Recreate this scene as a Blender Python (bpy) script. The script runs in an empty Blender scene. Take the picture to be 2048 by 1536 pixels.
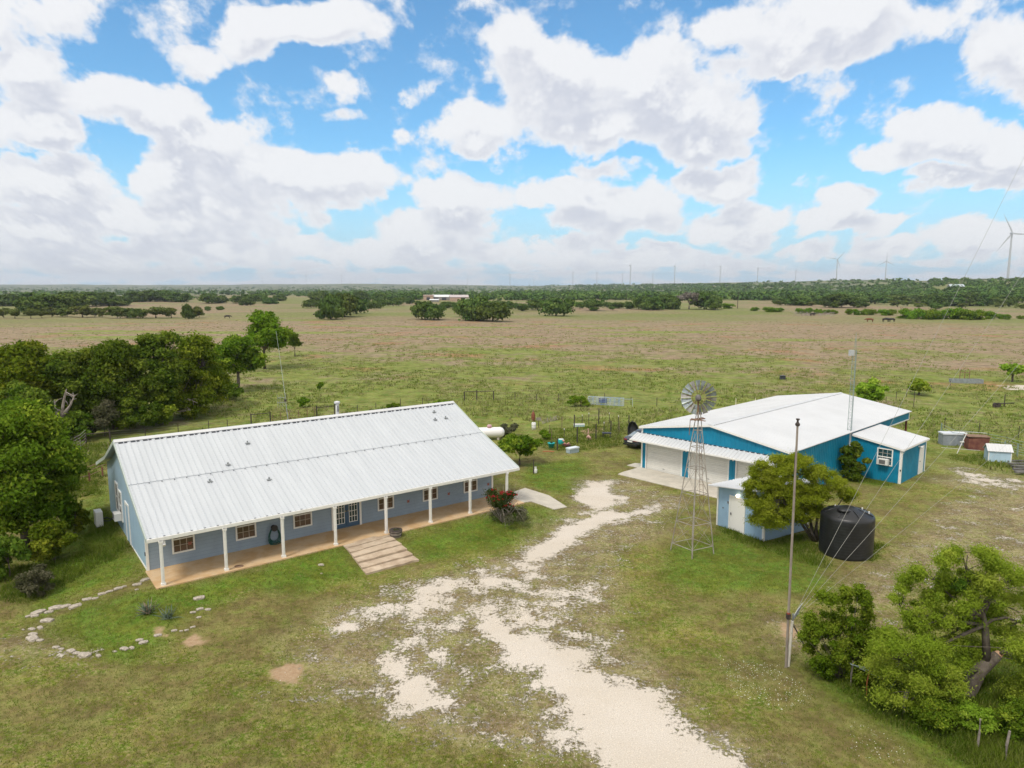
import bpy, math, random
import numpy as np
from mathutils import Vector, Matrix, noise as mnoise
R = math.radians
S = bpy.context.scene
COL = S.collection
# ------------------------------------------------------------------ camera, sun, sky, exposure
CAM_H = 14.3
FPX = 1415.0
PITCH = math.atan(193 / FPX)
cam = bpy.data.cameras.new('camera'); camo = bpy.data.objects.new('camera', cam); COL.objects.link(camo)
camo.location = (0, 0, CAM_H); camo.rotation_euler = (math.pi / 2 - PITCH, 0, 0)
cam.sensor_width = 36; cam.lens = 36 * FPX / 2048; cam.clip_start = 0.3; cam.clip_end = 30000
S.camera = camo
S.render.resolution_x = 1024; S.render.resolution_y = 768
SUN_AZ = R(215)      # compass angle from +Y, clockwise: behind and left of the camera
SUN_EL = R(56)
sd = Vector((math.sin(SUN_AZ) * math.cos(SUN_EL), math.cos(SUN_AZ) * math.cos(SUN_EL), math.sin(SUN_EL)))
sl = bpy.data.lights.new('sun', 'SUN'); slo = bpy.data.objects.new('sun', sl); COL.objects.link(slo)
sl.energy = 1.5; sl.angle = R(11); sl.color = (1.0, .94, .84)
slo.rotation_euler = (-sd).to_track_quat('-Z', 'Y').to_euler()
S.view_settings.view_transform = 'Standard'; S.view_settings.look = 'None'
S.view_settings.gamma = 1; S.view_settings.use_curve_mapping = False
S.view_settings.exposure = 0.66
S.cycles.max_bounces = 6; S.cycles.diffuse_bounces = 3; S.cycles.glossy_bounces = 2
S.cycles.transmission_bounces = 2; S.cycles.transparent_max_bounces = 6; S.cycles.volume_bounces = 0
S.cycles.use_adaptive_sampling = True; S.cycles.adaptive_threshold = 0.015
S.cycles.use_denoising = True

class NT:
    """tiny helper to write node trees"""
    def __init__(s, tree): s.t = tree; s.n = tree.nodes; s.l = tree.links
    def new(s, typ, **kw):
        n = s.n.new(typ)
        for k, v in kw.items(): setattr(n, k, v)
        return n
    def put(s, sock, v):
        if v is None: return
        if isinstance(v, bpy.types.NodeSocket): s.l.new(v, sock)
        else: sock.default_value = v
    def math(s, op, a, b=None, c=None, clamp=False):
        n = s.new('ShaderNodeMath', operation=op, use_clamp=clamp)
        for i, v in enumerate((a, b, c)): s.put(n.inputs[i], v)
        return n.outputs[0]
    def vec(s, op, a, b=None, c=None):
        n = s.new('ShaderNodeVectorMath', operation=op)
        for i, v in enumerate((a, b, c)):
            if v is not None: s.put(n.inputs[i], v)
        return n.outputs['Value'] if op in ('DOT_PRODUCT', 'LENGTH', 'DISTANCE') else n.outputs[0]
    def noise(s, vec, scale, detail=4, rough=.55, dist=0, color=False, typ=None):
        n = s.new('ShaderNodeTexNoise')
        if vec is not None: s.put(n.inputs['Vector'], vec)
        n.inputs['Scale'].default_value = scale; n.inputs['Detail'].default_value = detail
        n.inputs['Roughness'].default_value = rough; n.inputs['Distortion'].default_value = dist
        return n.outputs['Color'] if color else n.outputs[0]
    def ramp(s, fac, lo, hi, a=0., b=1.):
        n = s.new('ShaderNodeMapRange', interpolation_type='SMOOTHSTEP')
        s.put(n.inputs[0], fac); n.inputs[1].default_value = lo; n.inputs[2].default_value = hi
        n.inputs[3].default_value = a; n.inputs[4].default_value = b
        return n.outputs[0]
    def mix(s, fac, a, b, mode='MIX'):
        n = s.new('ShaderNodeMix', data_type='RGBA', blend_type=mode)
        s.put(n.inputs[0], fac)
        for i, v in ((6, a), (7, b)):
            if isinstance(v, tuple) and len(v) == 3: v = (*v, 1)
            s.put(n.inputs[i], v)
        return n.outputs[2]
    def attr(s, name, vec=False):
        n = s.new('ShaderNodeAttribute', attribute_name=name)
        return n.outputs['Vector'] if vec else n.outputs['Fac']

def px_dir(x, y):
    u = (x - 1024) / FPX; v = (768 - y) / FPX; c, s = math.cos(PITCH), math.sin(PITCH)
    return (u, c + s * v, -s + c * v)
def px_q(x, y):
    d = px_dir(x, y); return d[0] / d[1], d[2] / d[1]

# clouds: soft ellipsoids of the cumulus field (direction space), edges broken by noise
CLOUDS = [  # cx cy rx ry of each puff, in the photograph's own pixels, turned into directions
 (70,45,170,60,.6),(55,135,85,45,1),(180,185,170,52,1),(330,205,105,58,1),(55,255,100,52,1),
 (395,115,85,45,.62),(490,62,82,62,1),(620,38,160,46,1),(420,285,120,62,1),(360,345,95,60,1),(500,355,160,70,1),
 (665,365,135,56,1),(110,370,150,66,1),(70,440,240,70,1),(330,425,330,52,1),(160,510,330,38,1),(470,492,300,30,1),
 (925,395,125,46,1),(692,165,46,34,.62),(835,180,42,36,.45),(805,262,40,30,.35),(690,222,80,26,.35),
 (1030,115,75,100,1),(1130,180,150,100,1),(950,262,110,42,1),(1340,170,160,100,1),(1200,245,190,50,1),
 (1460,225,80,55,.9),(1400,285,120,46,1),(1655,55,225,84,1),(1490,35,110,45,.85),(1560,125,70,36,.7),(2030,110,95,92,1),
 (1900,278,140,52,1),(2010,300,110,50,1),(1770,318,100,30,1),(1935,358,120,24,1),(1215,335,95,24,.7),(1700,405,78,38,1),
 (1690,448,125,26,1),(1110,388,85,36,1),(1230,420,150,62,1),(1440,365,112,44,1),(1455,455,108,44,1),(1125,487,80,20,.9),
 (880,455,120,36,1),(830,500,260,32,1),(1240,515,250,26,1),(1630,492,80,22,.9),(1770,500,80,28,.9),(1990,480,145,46,1)]
w = bpy.data.worlds.new('World'); S.world = w; w.use_nodes = True
N = NT(w.node_tree); N.n.clear()
# density group
g = bpy.data.node_groups.new('cloud_density', 'ShaderNodeTree')
g.interface.new_socket('P', in_out='INPUT', socket_type='NodeSocketVector')
g.interface.new_socket('D', in_out='OUTPUT', socket_type='NodeSocketFloat')
G = NT(g); gi = G.new('NodeGroupInput'); go = G.new('NodeGroupOutput'); P = gi.outputs[0]
sep = G.new('ShaderNodeSeparateXYZ'); G.put(sep.inputs[0], P)
inv = G.math('DIVIDE', 1., G.math('ADD', sep.outputs[1], .30))
nv = G.vec('MULTIPLY', P, (1.0, 1.5, 1.))
scn = G.new('ShaderNodeVectorMath', operation='SCALE'); G.put(scn.inputs[0], nv); G.put(scn.inputs['Scale'], G.math('POWER', inv, .55))
n1 = G.noise(scn.outputs[0], 4.2, 5, .58, .25, color=True)
warp = G.vec('MULTIPLY_ADD', n1, (.125, .10, 0), (-.0625, -.05, 0))
Pw = G.vec('ADD', P, warp)
f = None
for cx, cy, rx, ry, wt in CLOUDS:
    qx, qz = px_q(cx, cy); a = FPX / rx / 1.10; b = FPX / ry / 1.12
    v = G.vec('MULTIPLY_ADD', Pw, (a, b, 0), (-a * qx, -b * qz, 0))
    r = G.vec('DOT_PRODUCT', v, v)
    if wt < 1: r = G.math('ADD', r, (1 - wt) * .9)
    f = r if f is None else G.math('SMOOTH_MIN', f, r, .25)
fine = G.noise(scn.outputs[0], 9.5, 7, .62, .1)
low = G.ramp(sep.outputs[1], .0, .075, .85, 0.)
streak = G.noise(G.vec('MULTIPLY', P, (7., 52., 0)), 1., 5, .55)
low = G.math('MULTIPLY', low, G.ramp(streak, .42, .58))
d = G.math('SUBTRACT', .96, f)
d = G.math('MAXIMUM', d, G.math('MULTIPLY', low, .8))
d = G.math('ADD', d, G.math('MULTIPLY_ADD', fine, 2.5, -1.28))
G.put(go.inputs[0], d)
tc = N.new('ShaderNodeTexCoord'); sp = N.new('ShaderNodeSeparateXYZ'); N.put(sp.inputs[0], tc.outputs['Generated'])
yy = N.math('MAXIMUM', sp.outputs[1], .08)
cmb = N.new('ShaderNodeCombineXYZ'); N.put(cmb.inputs[0], N.math('DIVIDE', sp.outputs[0], yy)); N.put(cmb.inputs[1], N.math('DIVIDE', sp.outputs[2], yy))
def dens(vec):
    n = N.new('ShaderNodeGroup'); n.node_tree = g; N.put(n.inputs[0], vec); return n.outputs[0]
D0 = dens(cmb.outputs[0])
D1 = dens(N.vec('ADD', cmb.outputs[0], (-.010, .036, 0)))
sky = N.new('ShaderNodeTexSky', sky_type='NISHITA'); sky.sun_disc = False
sky.sun_elevation = SUN_EL; sky.sun_rotation = SUN_AZ; sky.altitude = 300; sky.air_density = 1.0; sky.dust_density = .6; sky.ozone_density = 2.0
cov = N.ramp(D0, -.05, .42)
thick = N.ramp(D0, .15, .95)
lit = N.ramp(N.math('SUBTRACT', D1, D0), -.42, .12, 1., 0.)     # less cloud towards the sun = brighter
elev = N.ramp(cmb.outputs[0], 0, 1)
shade = N.math('MULTIPLY', N.math('SUBTRACT', 1., lit), thick)
CB = 9.55
ccol = N.mix(shade, (.725 * CB, .73 * CB, .745 * CB), (.525 * CB, .545 * CB, .61 * CB))
sepq = N.new('ShaderNodeSeparateXYZ'); N.put(sepq.inputs[0], cmb.outputs[0])
lowh = N.ramp(sepq.outputs[1], 0., .12, .32, 0.)
ccol = N.mix(lowh, ccol, (.64 * CB, .67 * CB, .71 * CB))
skyc = N.mix(1., sky.outputs[0], (.76, 1.22, 1.36, 1), 'MULTIPLY')
skyc = N.mix(N.ramp(sp.outputs[2], -.02, .20, 1., 0.), skyc, (.40 * CB, .58 * CB, .72 * CB))
full = N.mix(N.math('MULTIPLY', cov, .97), skyc, ccol)
# the rest of the sky, overhead and behind the camera: unseen broken bright overcast, added to make the ambient light less blue
over = N.math('MAXIMUM', N.ramp(sp.outputs[2], .42, .62), N.ramp(sp.outputs[1], .25, .5, 1., 0.))
oc = N.noise(tc.outputs['Generated'], 3.2, 4, .6)
over = N.math('MULTIPLY', over, N.ramp(oc, .36, .48))
full = N.mix(over, full, (9.0, 8.5, 7.8))
bg = N.new('ShaderNodeBackground'); N.put(bg.inputs[0], full); bg.inputs[1].default_value = .085
out = N.new('ShaderNodeOutputWorld'); N.l.new(bg.outputs[0], out.inputs[0])
# ------------------------------------------------------------------ small helpers
rng = np.random.default_rng(7); random.seed(7)
MATS = {}
def mat(name, color, rough=.7, var=0., vscale=3., metal=0., bump=0., bscale=20., spec=.5, emit=None, c2=None, fn=None, coord='Object'):
    if name in MATS: return MATS[name]
    m = bpy.data.materials.new(name); m.use_nodes = True
    T = NT(m.node_tree); b = T.n['Principled BSDF']
    b.inputs['Roughness'].default_value = rough; b.inputs['Metallic'].default_value = metal
    b.inputs['Specular IOR Level'].default_value = spec
    tcn = T.new('ShaderNodeTexCoord'); V = tcn.outputs[coord]
    if fn: fn(T, b, V)
    else:
        if var or c2:
            n = T.noise(V, vscale, 5, .6)
            lo = tuple(c * (1 - var) for c in color); hi = tuple(min(1, c * (1 + var)) for c in color)
            if c2: lo, hi = color, c2
            T.put(b.inputs['Base Color'], T.mix(T.ramp(n, .3, .7), lo, hi))
        else: b.inputs['Base Color'].default_value = (*color, 1)
        if bump:
            bn = T.new('ShaderNodeBump'); bn.inputs['Strength'].default_value = bump; bn.inputs['Distance'].default_value = .03
            T.put(bn.inputs['Height'], T.noise(V, bscale, 5, .6)); T.put(b.inputs['Normal'], bn.outputs[0])
    if emit:
        b.inputs['Emission Color'].default_value = (*emit[0], 1); b.inputs['Emission Strength'].default_value = emit[1]
    MATS[name] = m; return m

def tag(o, label=None, cat=None, group=None, kind=None):
    if label: o['label'] = label
    if cat: o['category'] = cat
    if group: o['group'] = group
    if kind: o['kind'] = kind
    return o
def empty(name, loc, rz=0, label=None, cat=None, group=None):
    o = bpy.data.objects.new(name, None); COL.objects.link(o)
    o.location = loc; o.rotation_euler = (0, 0, rz); o.empty_display_size = .2
    return tag(o, label, cat, group)

class MB:
    def __init__(s): s.v = []; s.f = []; s.m = []; s.c = []
    def add(s, vs, fs, mi=0):
        k = len(s.v); s.c.append((k, len(s.f))); s.v += [tuple(v) for v in vs]; s.f += [tuple(i + k for i in f) for f in fs]; s.m += [mi] * len(fs); return s
    def box(s, x0, x1, y0, y1, z0, z1, mi=0, M=None):
        vs = [Vector((x, y, z)) for z in (z0, z1) for y in (y0, y1) for x in (x0, x1)]
        if M is not None: vs = [M @ v for v in vs]
        return s.add(vs, [(0, 2, 3, 1), (4, 5, 7, 6), (0, 1, 5, 4), (2, 6, 7, 3), (0, 4, 6, 2), (1, 3, 7, 5)], mi)
    def tube(s, p0, p1, r0, r1=None, n=6, mi=0, cap=True):
        r1 = r0 if r1 is None else r1
        p0, p1 = Vector(p0), Vector(p1); d = (p1 - p0)
        if d.length < 1e-6: return s
        q = d.to_track_quat('Z', 'Y'); vs = []
        for p, r in ((p0, r0), (p1, r1)):
            for i in range(n):
                a = 2 * math.pi * i / n; vs.append(p + q @ Vector((r * math.cos(a), r * math.sin(a), 0)))
        fs = [(i, (i + 1) % n, n + (i + 1) % n, n + i) for i in range(n)]
        if cap: fs += [tuple(range(n - 1, -1, -1)), tuple(range(n, 2 * n))]
        return s.add(vs, fs, mi)
    def path(s, pts, rs, n=6, mi=0):
        """one bent tube through pts"""
        pts = [Vector(p) for p in pts]; k = len(pts); vs = []
        if not hasattr(rs, '__len__'): rs = [rs] * k
        for i, p in enumerate(pts):
            d = (pts[min(i + 1, k - 1)] - pts[max(i - 1, 0)]).normalized(); q = d.to_track_quat('Z', 'Y')
            for j in range(n):
                a = 2 * math.pi * j / n; vs.append(p + q @ Vector((rs[i] * math.cos(a), rs[i] * math.sin(a), 0)))
        fs = [(i * n + j, i * n + (j + 1) % n, (i + 1) * n + (j + 1) % n, (i + 1) * n + j) for i in range(k - 1) for j in range(n)]
        fs += [tuple(range(n - 1, -1, -1)), tuple(range((k - 1) * n, k * n))]
        return s.add(vs, fs, mi)
    def lathe(s, prof, n=24, mi=0, c=(0, 0, 0)):
        vs = []; k = len(prof)
        for r, z in prof:
            for i in range(n):
                a = 2 * math.pi * i / n; vs.append((c[0] + r * math.cos(a), c[1] + r * math.sin(a), c[2] + z))
        fs = [(i * n + j, i * n + (j + 1) % n, (i + 1) * n + (j + 1) % n, (i + 1) * n + j) for i in range(k - 1) for j in range(n)]
        fs += [tuple(range(n - 1, -1, -1)), tuple(range((k - 1) * n, k * n))]
        return s.add(vs, fs, mi)
    def prism(s, poly, z0, z1, mi=0):
        n = len(poly); vs = [(x, y, z0) for x, y in poly] + [(x, y, z1) for x, y in poly]
        return s.add(vs, [tuple(range(n - 1, -1, -1)), tuple(range(n, 2 * n))] + [(i, (i + 1) % n, n + (i + 1) % n, n + i) for i in range(n)], mi)
    def extrude(s, poly3, off, mi=0):
        """closed 3D polygon moved by off -> solid"""
        n = len(poly3); off = Vector(off); vs = [Vector(p) for p in poly3] + [Vector(p) + off for p in poly3]
        return s.add(vs, [tuple(range(n - 1, -1, -1)), tuple(range(n, 2 * n))] + [(i, (i + 1) % n, n + (i + 1) % n, n + i) for i in range(n)], mi)
    def build_each(s, name, mats, parent):
        """every box or tube as a part of its own"""
        ends = s.c[1:] + [(len(s.v), len(s.f))]
        for (v0, f0), (v1, f1) in zip(s.c, ends):
            q = MB(); q.add(s.v[v0:v1], [tuple(i - v0 for i in f) for f in s.f[f0:f1]]); q.build(name, mats, parent)
    def build(s, name, mats, parent=None, smooth=False, loc=None):
        me = bpy.data.meshes.new(name); me.from_pydata(s.v, [], s.f)
        if not isinstance(mats, (list, tuple)): mats = [mats]
        for m in mats: me.materials.append(m)
        if len(mats) > 1: me.polygons.foreach_set('material_index', s.m)
        if smooth: me.polygons.foreach_set('use_smooth', [True] * len(s.f))
        me.update()
        o = bpy.data.objects.new(name, me); COL.objects.link(o)
        if parent: o.parent = parent
        if loc: o.location = loc
        return o
def mesh_np(name, verts, faces_flat, nside, mats, parent=None, attrs=None, smooth=False):
    me = bpy.data.meshes.new(name); nv = len(verts); nf = len(faces_flat) // nside
    me.vertices.add(nv); me.vertices.foreach_set('co', np.asarray(verts, np.float32).ravel())
    me.loops.add(nf * nside); me.loops.foreach_set('vertex_index', np.asarray(faces_flat, np.int32))
    me.polygons.add(nf); me.polygons.foreach_set('loop_start', np.arange(0, nf * nside, nside, dtype=np.int32))
    for m in (mats if isinstance(mats, (list, tuple)) else [mats]): me.materials.append(m)
    for k, (dom, arr) in (attrs or {}).items():
        a = me.attributes.new(k, 'FLOAT', dom); a.data.foreach_set('value', np.asarray(arr, np.float32))
    if smooth: me.polygons.foreach_set('use_smooth', np.ones(nf, bool))
    me.update(calc_edges=True)
    o = bpy.data.objects.new(name, me); COL.objects.link(o)
    if parent: o.parent = parent
    return o
def absorb(o, mb, m):
    """adds surface pattern to a mesh that is already built"""
    import bmesh as _b
    bm_ = _b.new(); bm_.from_mesh(o.data); o.data.materials.append(m); k = len(o.data.materials) - 1; vs = [bm_.verts.new(v) for v in mb.v]
    for f in mb.f: bm_.faces.new([vs[i] for i in f]).material_index = k
    bm_.to_mesh(o.data); bm_.free(); o.data.update()
def copy_tree(root, loc, rz, scale=1., label=None, group=None, cat=None):
    c = root.copy(); COL.objects.link(c); c.location = loc; c.rotation_euler = (0, 0, rz)
    c.scale = (scale,) * 3 if not hasattr(scale, '__len__') else scale
    if label: c['label'] = label
    if group: c['group'] = group
    for ch in root.children:
        k = ch.copy(); COL.objects.link(k); k.parent = c
        for gch in ch.children:
            q = gch.copy(); COL.objects.link(q); q.parent = k
    return c

# ------------------------------------------------------------------ terrain
HAZ = R(52.6); HA = (math.sin(HAZ), math.cos(HAZ)); HB = (-HA[1], HA[0]); HZ = .45
HO = (-18.0, 33.38)                              # front left corner of the house wall
WAZ = R(46.6); WA = (math.sin(WAZ), math.cos(WAZ)); WF = (math.cos(WAZ), -math.sin(WAZ)); WO = (10.35, 55.25)
SKY_X = [-3000, 0, 500, 700, 900, 1050, 1150, 1300, 1450, 1600, 1750, 1850, 1900, 2050, 2600, 6000]
SKY_Y = [570, 570.5, 570.5, 568.5, 570.5, 572.5, 570.5, 570, 567, 562.5, 559, 562, 559, 557, 556, 560]
SKY_D = [7500, 7500, 7500, 6500, 6500, 6000, 4200, 3600, 3000, 2600, 2100, 1700, 1500, 1450, 1450, 1500]
def hnoise(x, y, s, k=0):
    return (np.sin(x / s * 1.3 + 1.7 + k) * np.sin(y / s * 1.1 + .4 + 2 * k) + .6 * np.sin(x / s * 2.3 + y / s * 1.9 + 3 * k) * np.sin(y / s * 2.9 - x / s * .7 + 1.1)) / 1.4
def rectdist(x, y, o, ax, bx, a0, a1, b0, b1):
    dx, dy = x - o[0], y - o[1]; a = dx * ax[0] + dy * ax[1]; b = dx * bx[0] + dy * bx[1]
    da = np.maximum(np.maximum(a0 - a, a - a1), 0); db = np.maximum(np.maximum(b0 - b, b - b1), 0)
    return np.hypot(da, db), a, b
def sstep(t): t = np.clip(t, 0, 1); return t * t * (3 - 2 * t)
def TZ(x, y):
    x = np.asarray(x, float); y = np.asarray(y, float)
    d, a, b = rectdist(x, y, HO, HA, HB, -.1, 21.2, -2.55, 11.5)
    z = (HZ - .06 + .022 * np.clip(b, 0, 12)) * sstep(1 - d / 4.2)
    wd, _, _ = rectdist(x, y, WO, WF, WA, -1, 17, -4, 24)
    und = (.10 * hnoise(x, y, 4.5) * sstep((d - 2.5) / 6) * sstep((wd - 1) / 5))
    D = np.hypot(x, y)
    z = z + und * sstep((D - 5) / 20)
    z = z + 1.2 * hnoise(x, y, 110., 2) * sstep((D - 130) / 300)
    yy = np.maximum(y, 1e-3); X = np.where(y > 0, 1024 + 1428 * x / yy, 1024.); X = np.clip(X, -3000, 6000)
    ys = np.interp(X, SKY_X, SKY_Y); Dr = np.interp(X, SKY_X, SKY_D)
    hr = CAM_H + Dr * (575 - ys) / FPX + .0035 * Dr * hnoise(x, y, 420., 1) * .35
    z = z + np.where(y > 0, hr * sstep((y - .42 * Dr) / (.58 * Dr)), 0)
    return z
def tz(x, y): return float(TZ(x, y))
def gp(px, py, dz=0.):
    """where the ray through a spot of the photograph meets the ground"""
    r = px_dir(px, py); z = 0.
    if r[2] > -.012:                      # march for the hills
        ta = np.geomspace(100., 9000., 420); hit = np.nonzero(CAM_H + r[2] * ta < TZ(r[0] * ta, r[1] * ta))[0]
        t = float(ta[hit[0]]) if len(hit) else 9001.
        return Vector((r[0] * t, r[1] * t, tz(r[0] * t, r[1] * t)))
    for _ in range(12):
        t = (z + dz - CAM_H) / r[2]; z = .5 * z + .5 * tz(r[0] * t, r[1] * t)
    return Vector((r[0] * t, r[1] * t, tz(r[0] * t, r[1] * t)))
def vert(py, g, px=None):
    """height whose top, above ground point g, shows at row py"""
    r = px_dir(1024 if px is None else px, py); return CAM_H + r[2] * g[1] / r[1]
def onplane(px, py, o, d):
    r = px_dir(px, py); nx, ny = d[1], -d[0]; t = (o[0] * nx + o[1] * ny) / (r[0] * nx + r[1] * ny)
    return Vector((r[0] * t, r[1] * t, CAM_H + r[2] * t))

GRAVEL = [  # (hardness, polygon) patches of white caliche on the drive
 (1.0, [(1233,1536),(1145,1517),(1118,1482),(1114,1447),(1127,1408),(1092,1392),(1066,1381),(1075,1346),(1035,1338),(991,1328),(973,1306),(995,1284),(965,1265),(943,1236),(960,1226),(995,1223),(1009,1262),(1057,1267),(1079,1254),(1105,1271),(1167,1306),(1175,1328),(1237,1359),(1321,1394),(1369,1447),(1435,1495),(1500,1545),(1620,1640),(1400,1700),(1300,1600)]),
 (.62, [(741,1320),(800,1310),(860,1335),(875,1365),(900,1400),(935,1470),(880,1430),(800,1420),(745,1405)]),
 (.68, [(820,1157),(880,1158),(918,1172),(905,1200),(875,1215),(860,1245),(825,1250),(812,1205)]),
 (.7, [(930,1180),(960,1140),(990,1145),(1018,1160),(1005,1178),(970,1178)]),
 (.85, [(1022,1140),(1055,1098),(1100,1066),(1150,1040),(1205,1022),(1260,1022),(1345,1003),(1342,1012),(1280,1035),(1200,1060),(1140,1098),(1080,1143),(1040,1146)]),
 (.95, [(1152,972),(1178,962),(1215,962),(1232,968),(1224,982),(1250,1000),(1238,1012),(1200,1018),(1190,1035),(1158,1000)]),
 (.6, [(1135,1185),(1170,1155),(1198,1165),(1208,1200),(1190,1210),(1165,1196)]),
 (.75, [(1015,1222),(1040,1212),(1062,1225),(1050,1243),(1020,1240)]),
 (.5, [(640,1245),(700,1225),(760,1240),(730,1262),(670,1270)]),
 (.25, [(1080,1165),(1130,1180),(1110,1205),(1150,1240),(1090,1230)]),
 (.3, [(1890,936),(1960,945),(2048,965),(2048,985),(1950,968),(1900,950)]),
 (.7, [(2000,772),(2048,768),(2090,772),(2060,780),(2015,780)]),
 (.22, [(690,1245),(760,1190),(830,1150),(1000,1130),(1130,1150),(1220,1180),(1160,1240),(1230,1300),(1050,1300),(960,1240),(900,1290),(940,1380),(940,1480),(850,1440),(740,1410),(725,1320),(800,1270)]),
 (.3, [(1170,1278),(1215,1290),(1250,1330),(1215,1330)])]
SPARSE = [[(560,1300),(640,1230),(760,1165),(900,1128),(1010,1110),(1060,1060),(1140,1010),(1150,965),(1250,955),(1370,995),(1330,1060),(1240,1110),(1250,1180),(1270,1290),(1400,1400),(1520,1500),(1560,1560),(1100,1570),(1000,1500),(850,1500),(700,1420),(560,1400)],
          [(1680,1180),(1800,1100),(1900,1000),(2100,960),(2200,1100),(2048,1250),(1900,1180),(1780,1260)],
          [(1850,955),(1900,920),(2100,960),(2100,1010),(1900,975)],
          [(1540,1230),(1600,1245),(1640,1290),(1600,1310),(1540,1280)],
          [(0,1290),(60,1250),(130,1290),(200,1310),(150,1340),(0,1330)]]
DIRT = [[(350,1285),(385,1268),(418,1280),(395,1296),(362,1300)], [(538,1345),(572,1332),(605,1335),(590,1362),(552,1370)],
        [(1542,1248),(1566,1238),(1590,1250),(1585,1268),(1555,1270)], [(310,1260),(335,1258),(330,1280),(308,1280)],
        [(1165,862),(1200,852),(1205,866),(1170,868)]]
LUSH = [[(290,1185),(450,1150),(690,1085),(740,1150),(640,1180),(480,1190),(400,1230),(260,1330),(130,1290),(90,1240),(180,1200)],
        [(775,1085),(960,1030),(985,1010),(1130,1020),(1125,1040),(1050,1085),(940,1110),(850,1120)],
        [(20,1180),(210,960),(260,1090),(290,1150),(150,1190),(60,1260)],
        [(1040,930),(1170,915),(1180,950),(1130,990),(1060,975)],
        [(1330,1090),(1450,1060),(1520,1090),(1640,1110),(1690,1180),(1560,1190),(1420,1190),(1320,1160)],
        [(1600,1330),(1750,1270),(2100,1280),(2100,1600),(1900,1560),(1720,1440)],
        [(900,830),(1040,820),(1060,840),(930,850)], [(1690,950),(1800,960),(1760,975),(1690,965)]]
def poly_sd(x, y, poly):
    """signed distance, positive inside"""
    P_ = np.array(poly); n = len(P_); d2 = np.full(x.shape, 1e12); ins = np.zeros(x.shape, bool)
    for i in range(n):
        ax, ay = P_[i]; bx, by = P_[(i + 1) % n]; ex, ey = bx - ax, by - ay
        t = np.clip(((x - ax) * ex + (y - ay) * ey) / (ex * ex + ey * ey), 0, 1)
        d2 = np.minimum(d2, (x - ax - t * ex) ** 2 + (y - ay - t * ey) ** 2)
        c = ((ay > y) != (by > y)); ins ^= c & (x < (bx - ax) * (y - ay) / ((by - ay) if by != ay else 1e-9) + ax)
    return np.where(ins, 1, -1) * np.sqrt(d2)
def gpoly(pp): return [tuple(gp(*p)[:2]) for p in pp]
GG = [(h, gpoly(p)) for h, p in GRAVEL]; GS = [gpoly(p) for p in SPARSE]; GD = [gpoly(p) for p in DIRT]; GL = [gpoly(p) for p in LUSH]
def masks(x, y):
    wx = .28 * hnoise(x, y, .9, 8) + .3 * hnoise(x, y, 2.3, 9); wy = .28 * hnoise(x, y, 1.0, 10) + .3 * hnoise(x, y, 2.1, 12); x, y = x + wx, y + wy
    gr = np.full(x.shape, -9.)
    for h, p in GG: gr = np.maximum(gr, np.minimum(poly_sd(x, y, p), .35 + .85 * h) - (1 - h) * .75 + .12)
    sp_ = np.max([poly_sd(x, y, p) for p in GS], 0); di = np.max([poly_sd(x, y, p) for p in GD], 0); lu = np.max([poly_sd(x, y, p) for p in GL], 0)
    gr = np.maximum(gr, -.72 + .35 * np.clip(sp_, -3, .6)); return gr, sp_, di, lu

def build_ground():
    rad = [3.]
    while rad[-1] < 11500: rad.append(rad[-1] * (1.012 if rad[-1] < 140 else 1.02))
    rad = np.array(rad)
    th = np.concatenate([np.arange(-52, 52, .22), np.arange(52, 308, 4.)]); th = np.radians(th)
    nr, nt = len(rad), len(th); RR, TT = np.meshgrid(rad, th, indexing='ij')
    x = (RR * np.sin(TT)).ravel(); y = (RR * np.cos(TT)).ravel(); z = TZ(x, y)
    near = np.hypot(x, y) < 130
    A = [np.full(x.shape, -9.) for _ in range(4)]
    for a_, m_ in zip(A, masks(x[near], y[near])): a_[near] = np.clip(m_, -9, 9)
    i = np.arange(nr - 1)[:, None] * nt; j = np.arange(nt)[None, :]; jn = (j + 1) % nt
    fc = np.stack([i + j, i + nt + j, i + nt + jn, i + jn], -1).reshape(-1)
    v = np.stack([x, y, z], -1); v = np.vstack([v, [[0, 0, 0]]])
    A = [np.append(a_, -9) for a_ in A]
    o = mesh_np('ground', v, fc, 4, ground_mat(), attrs={'gravel': ('POINT', A[0]), 'sparse': ('POINT', A[1]), 'dirt': ('POINT', A[2]), 'lush': ('POINT', A[3])}, smooth=True)
    tag(o, 'pasture of green and purplish grass with a worn white caliche drive', 'ground', kind='structure')
    return o
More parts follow.
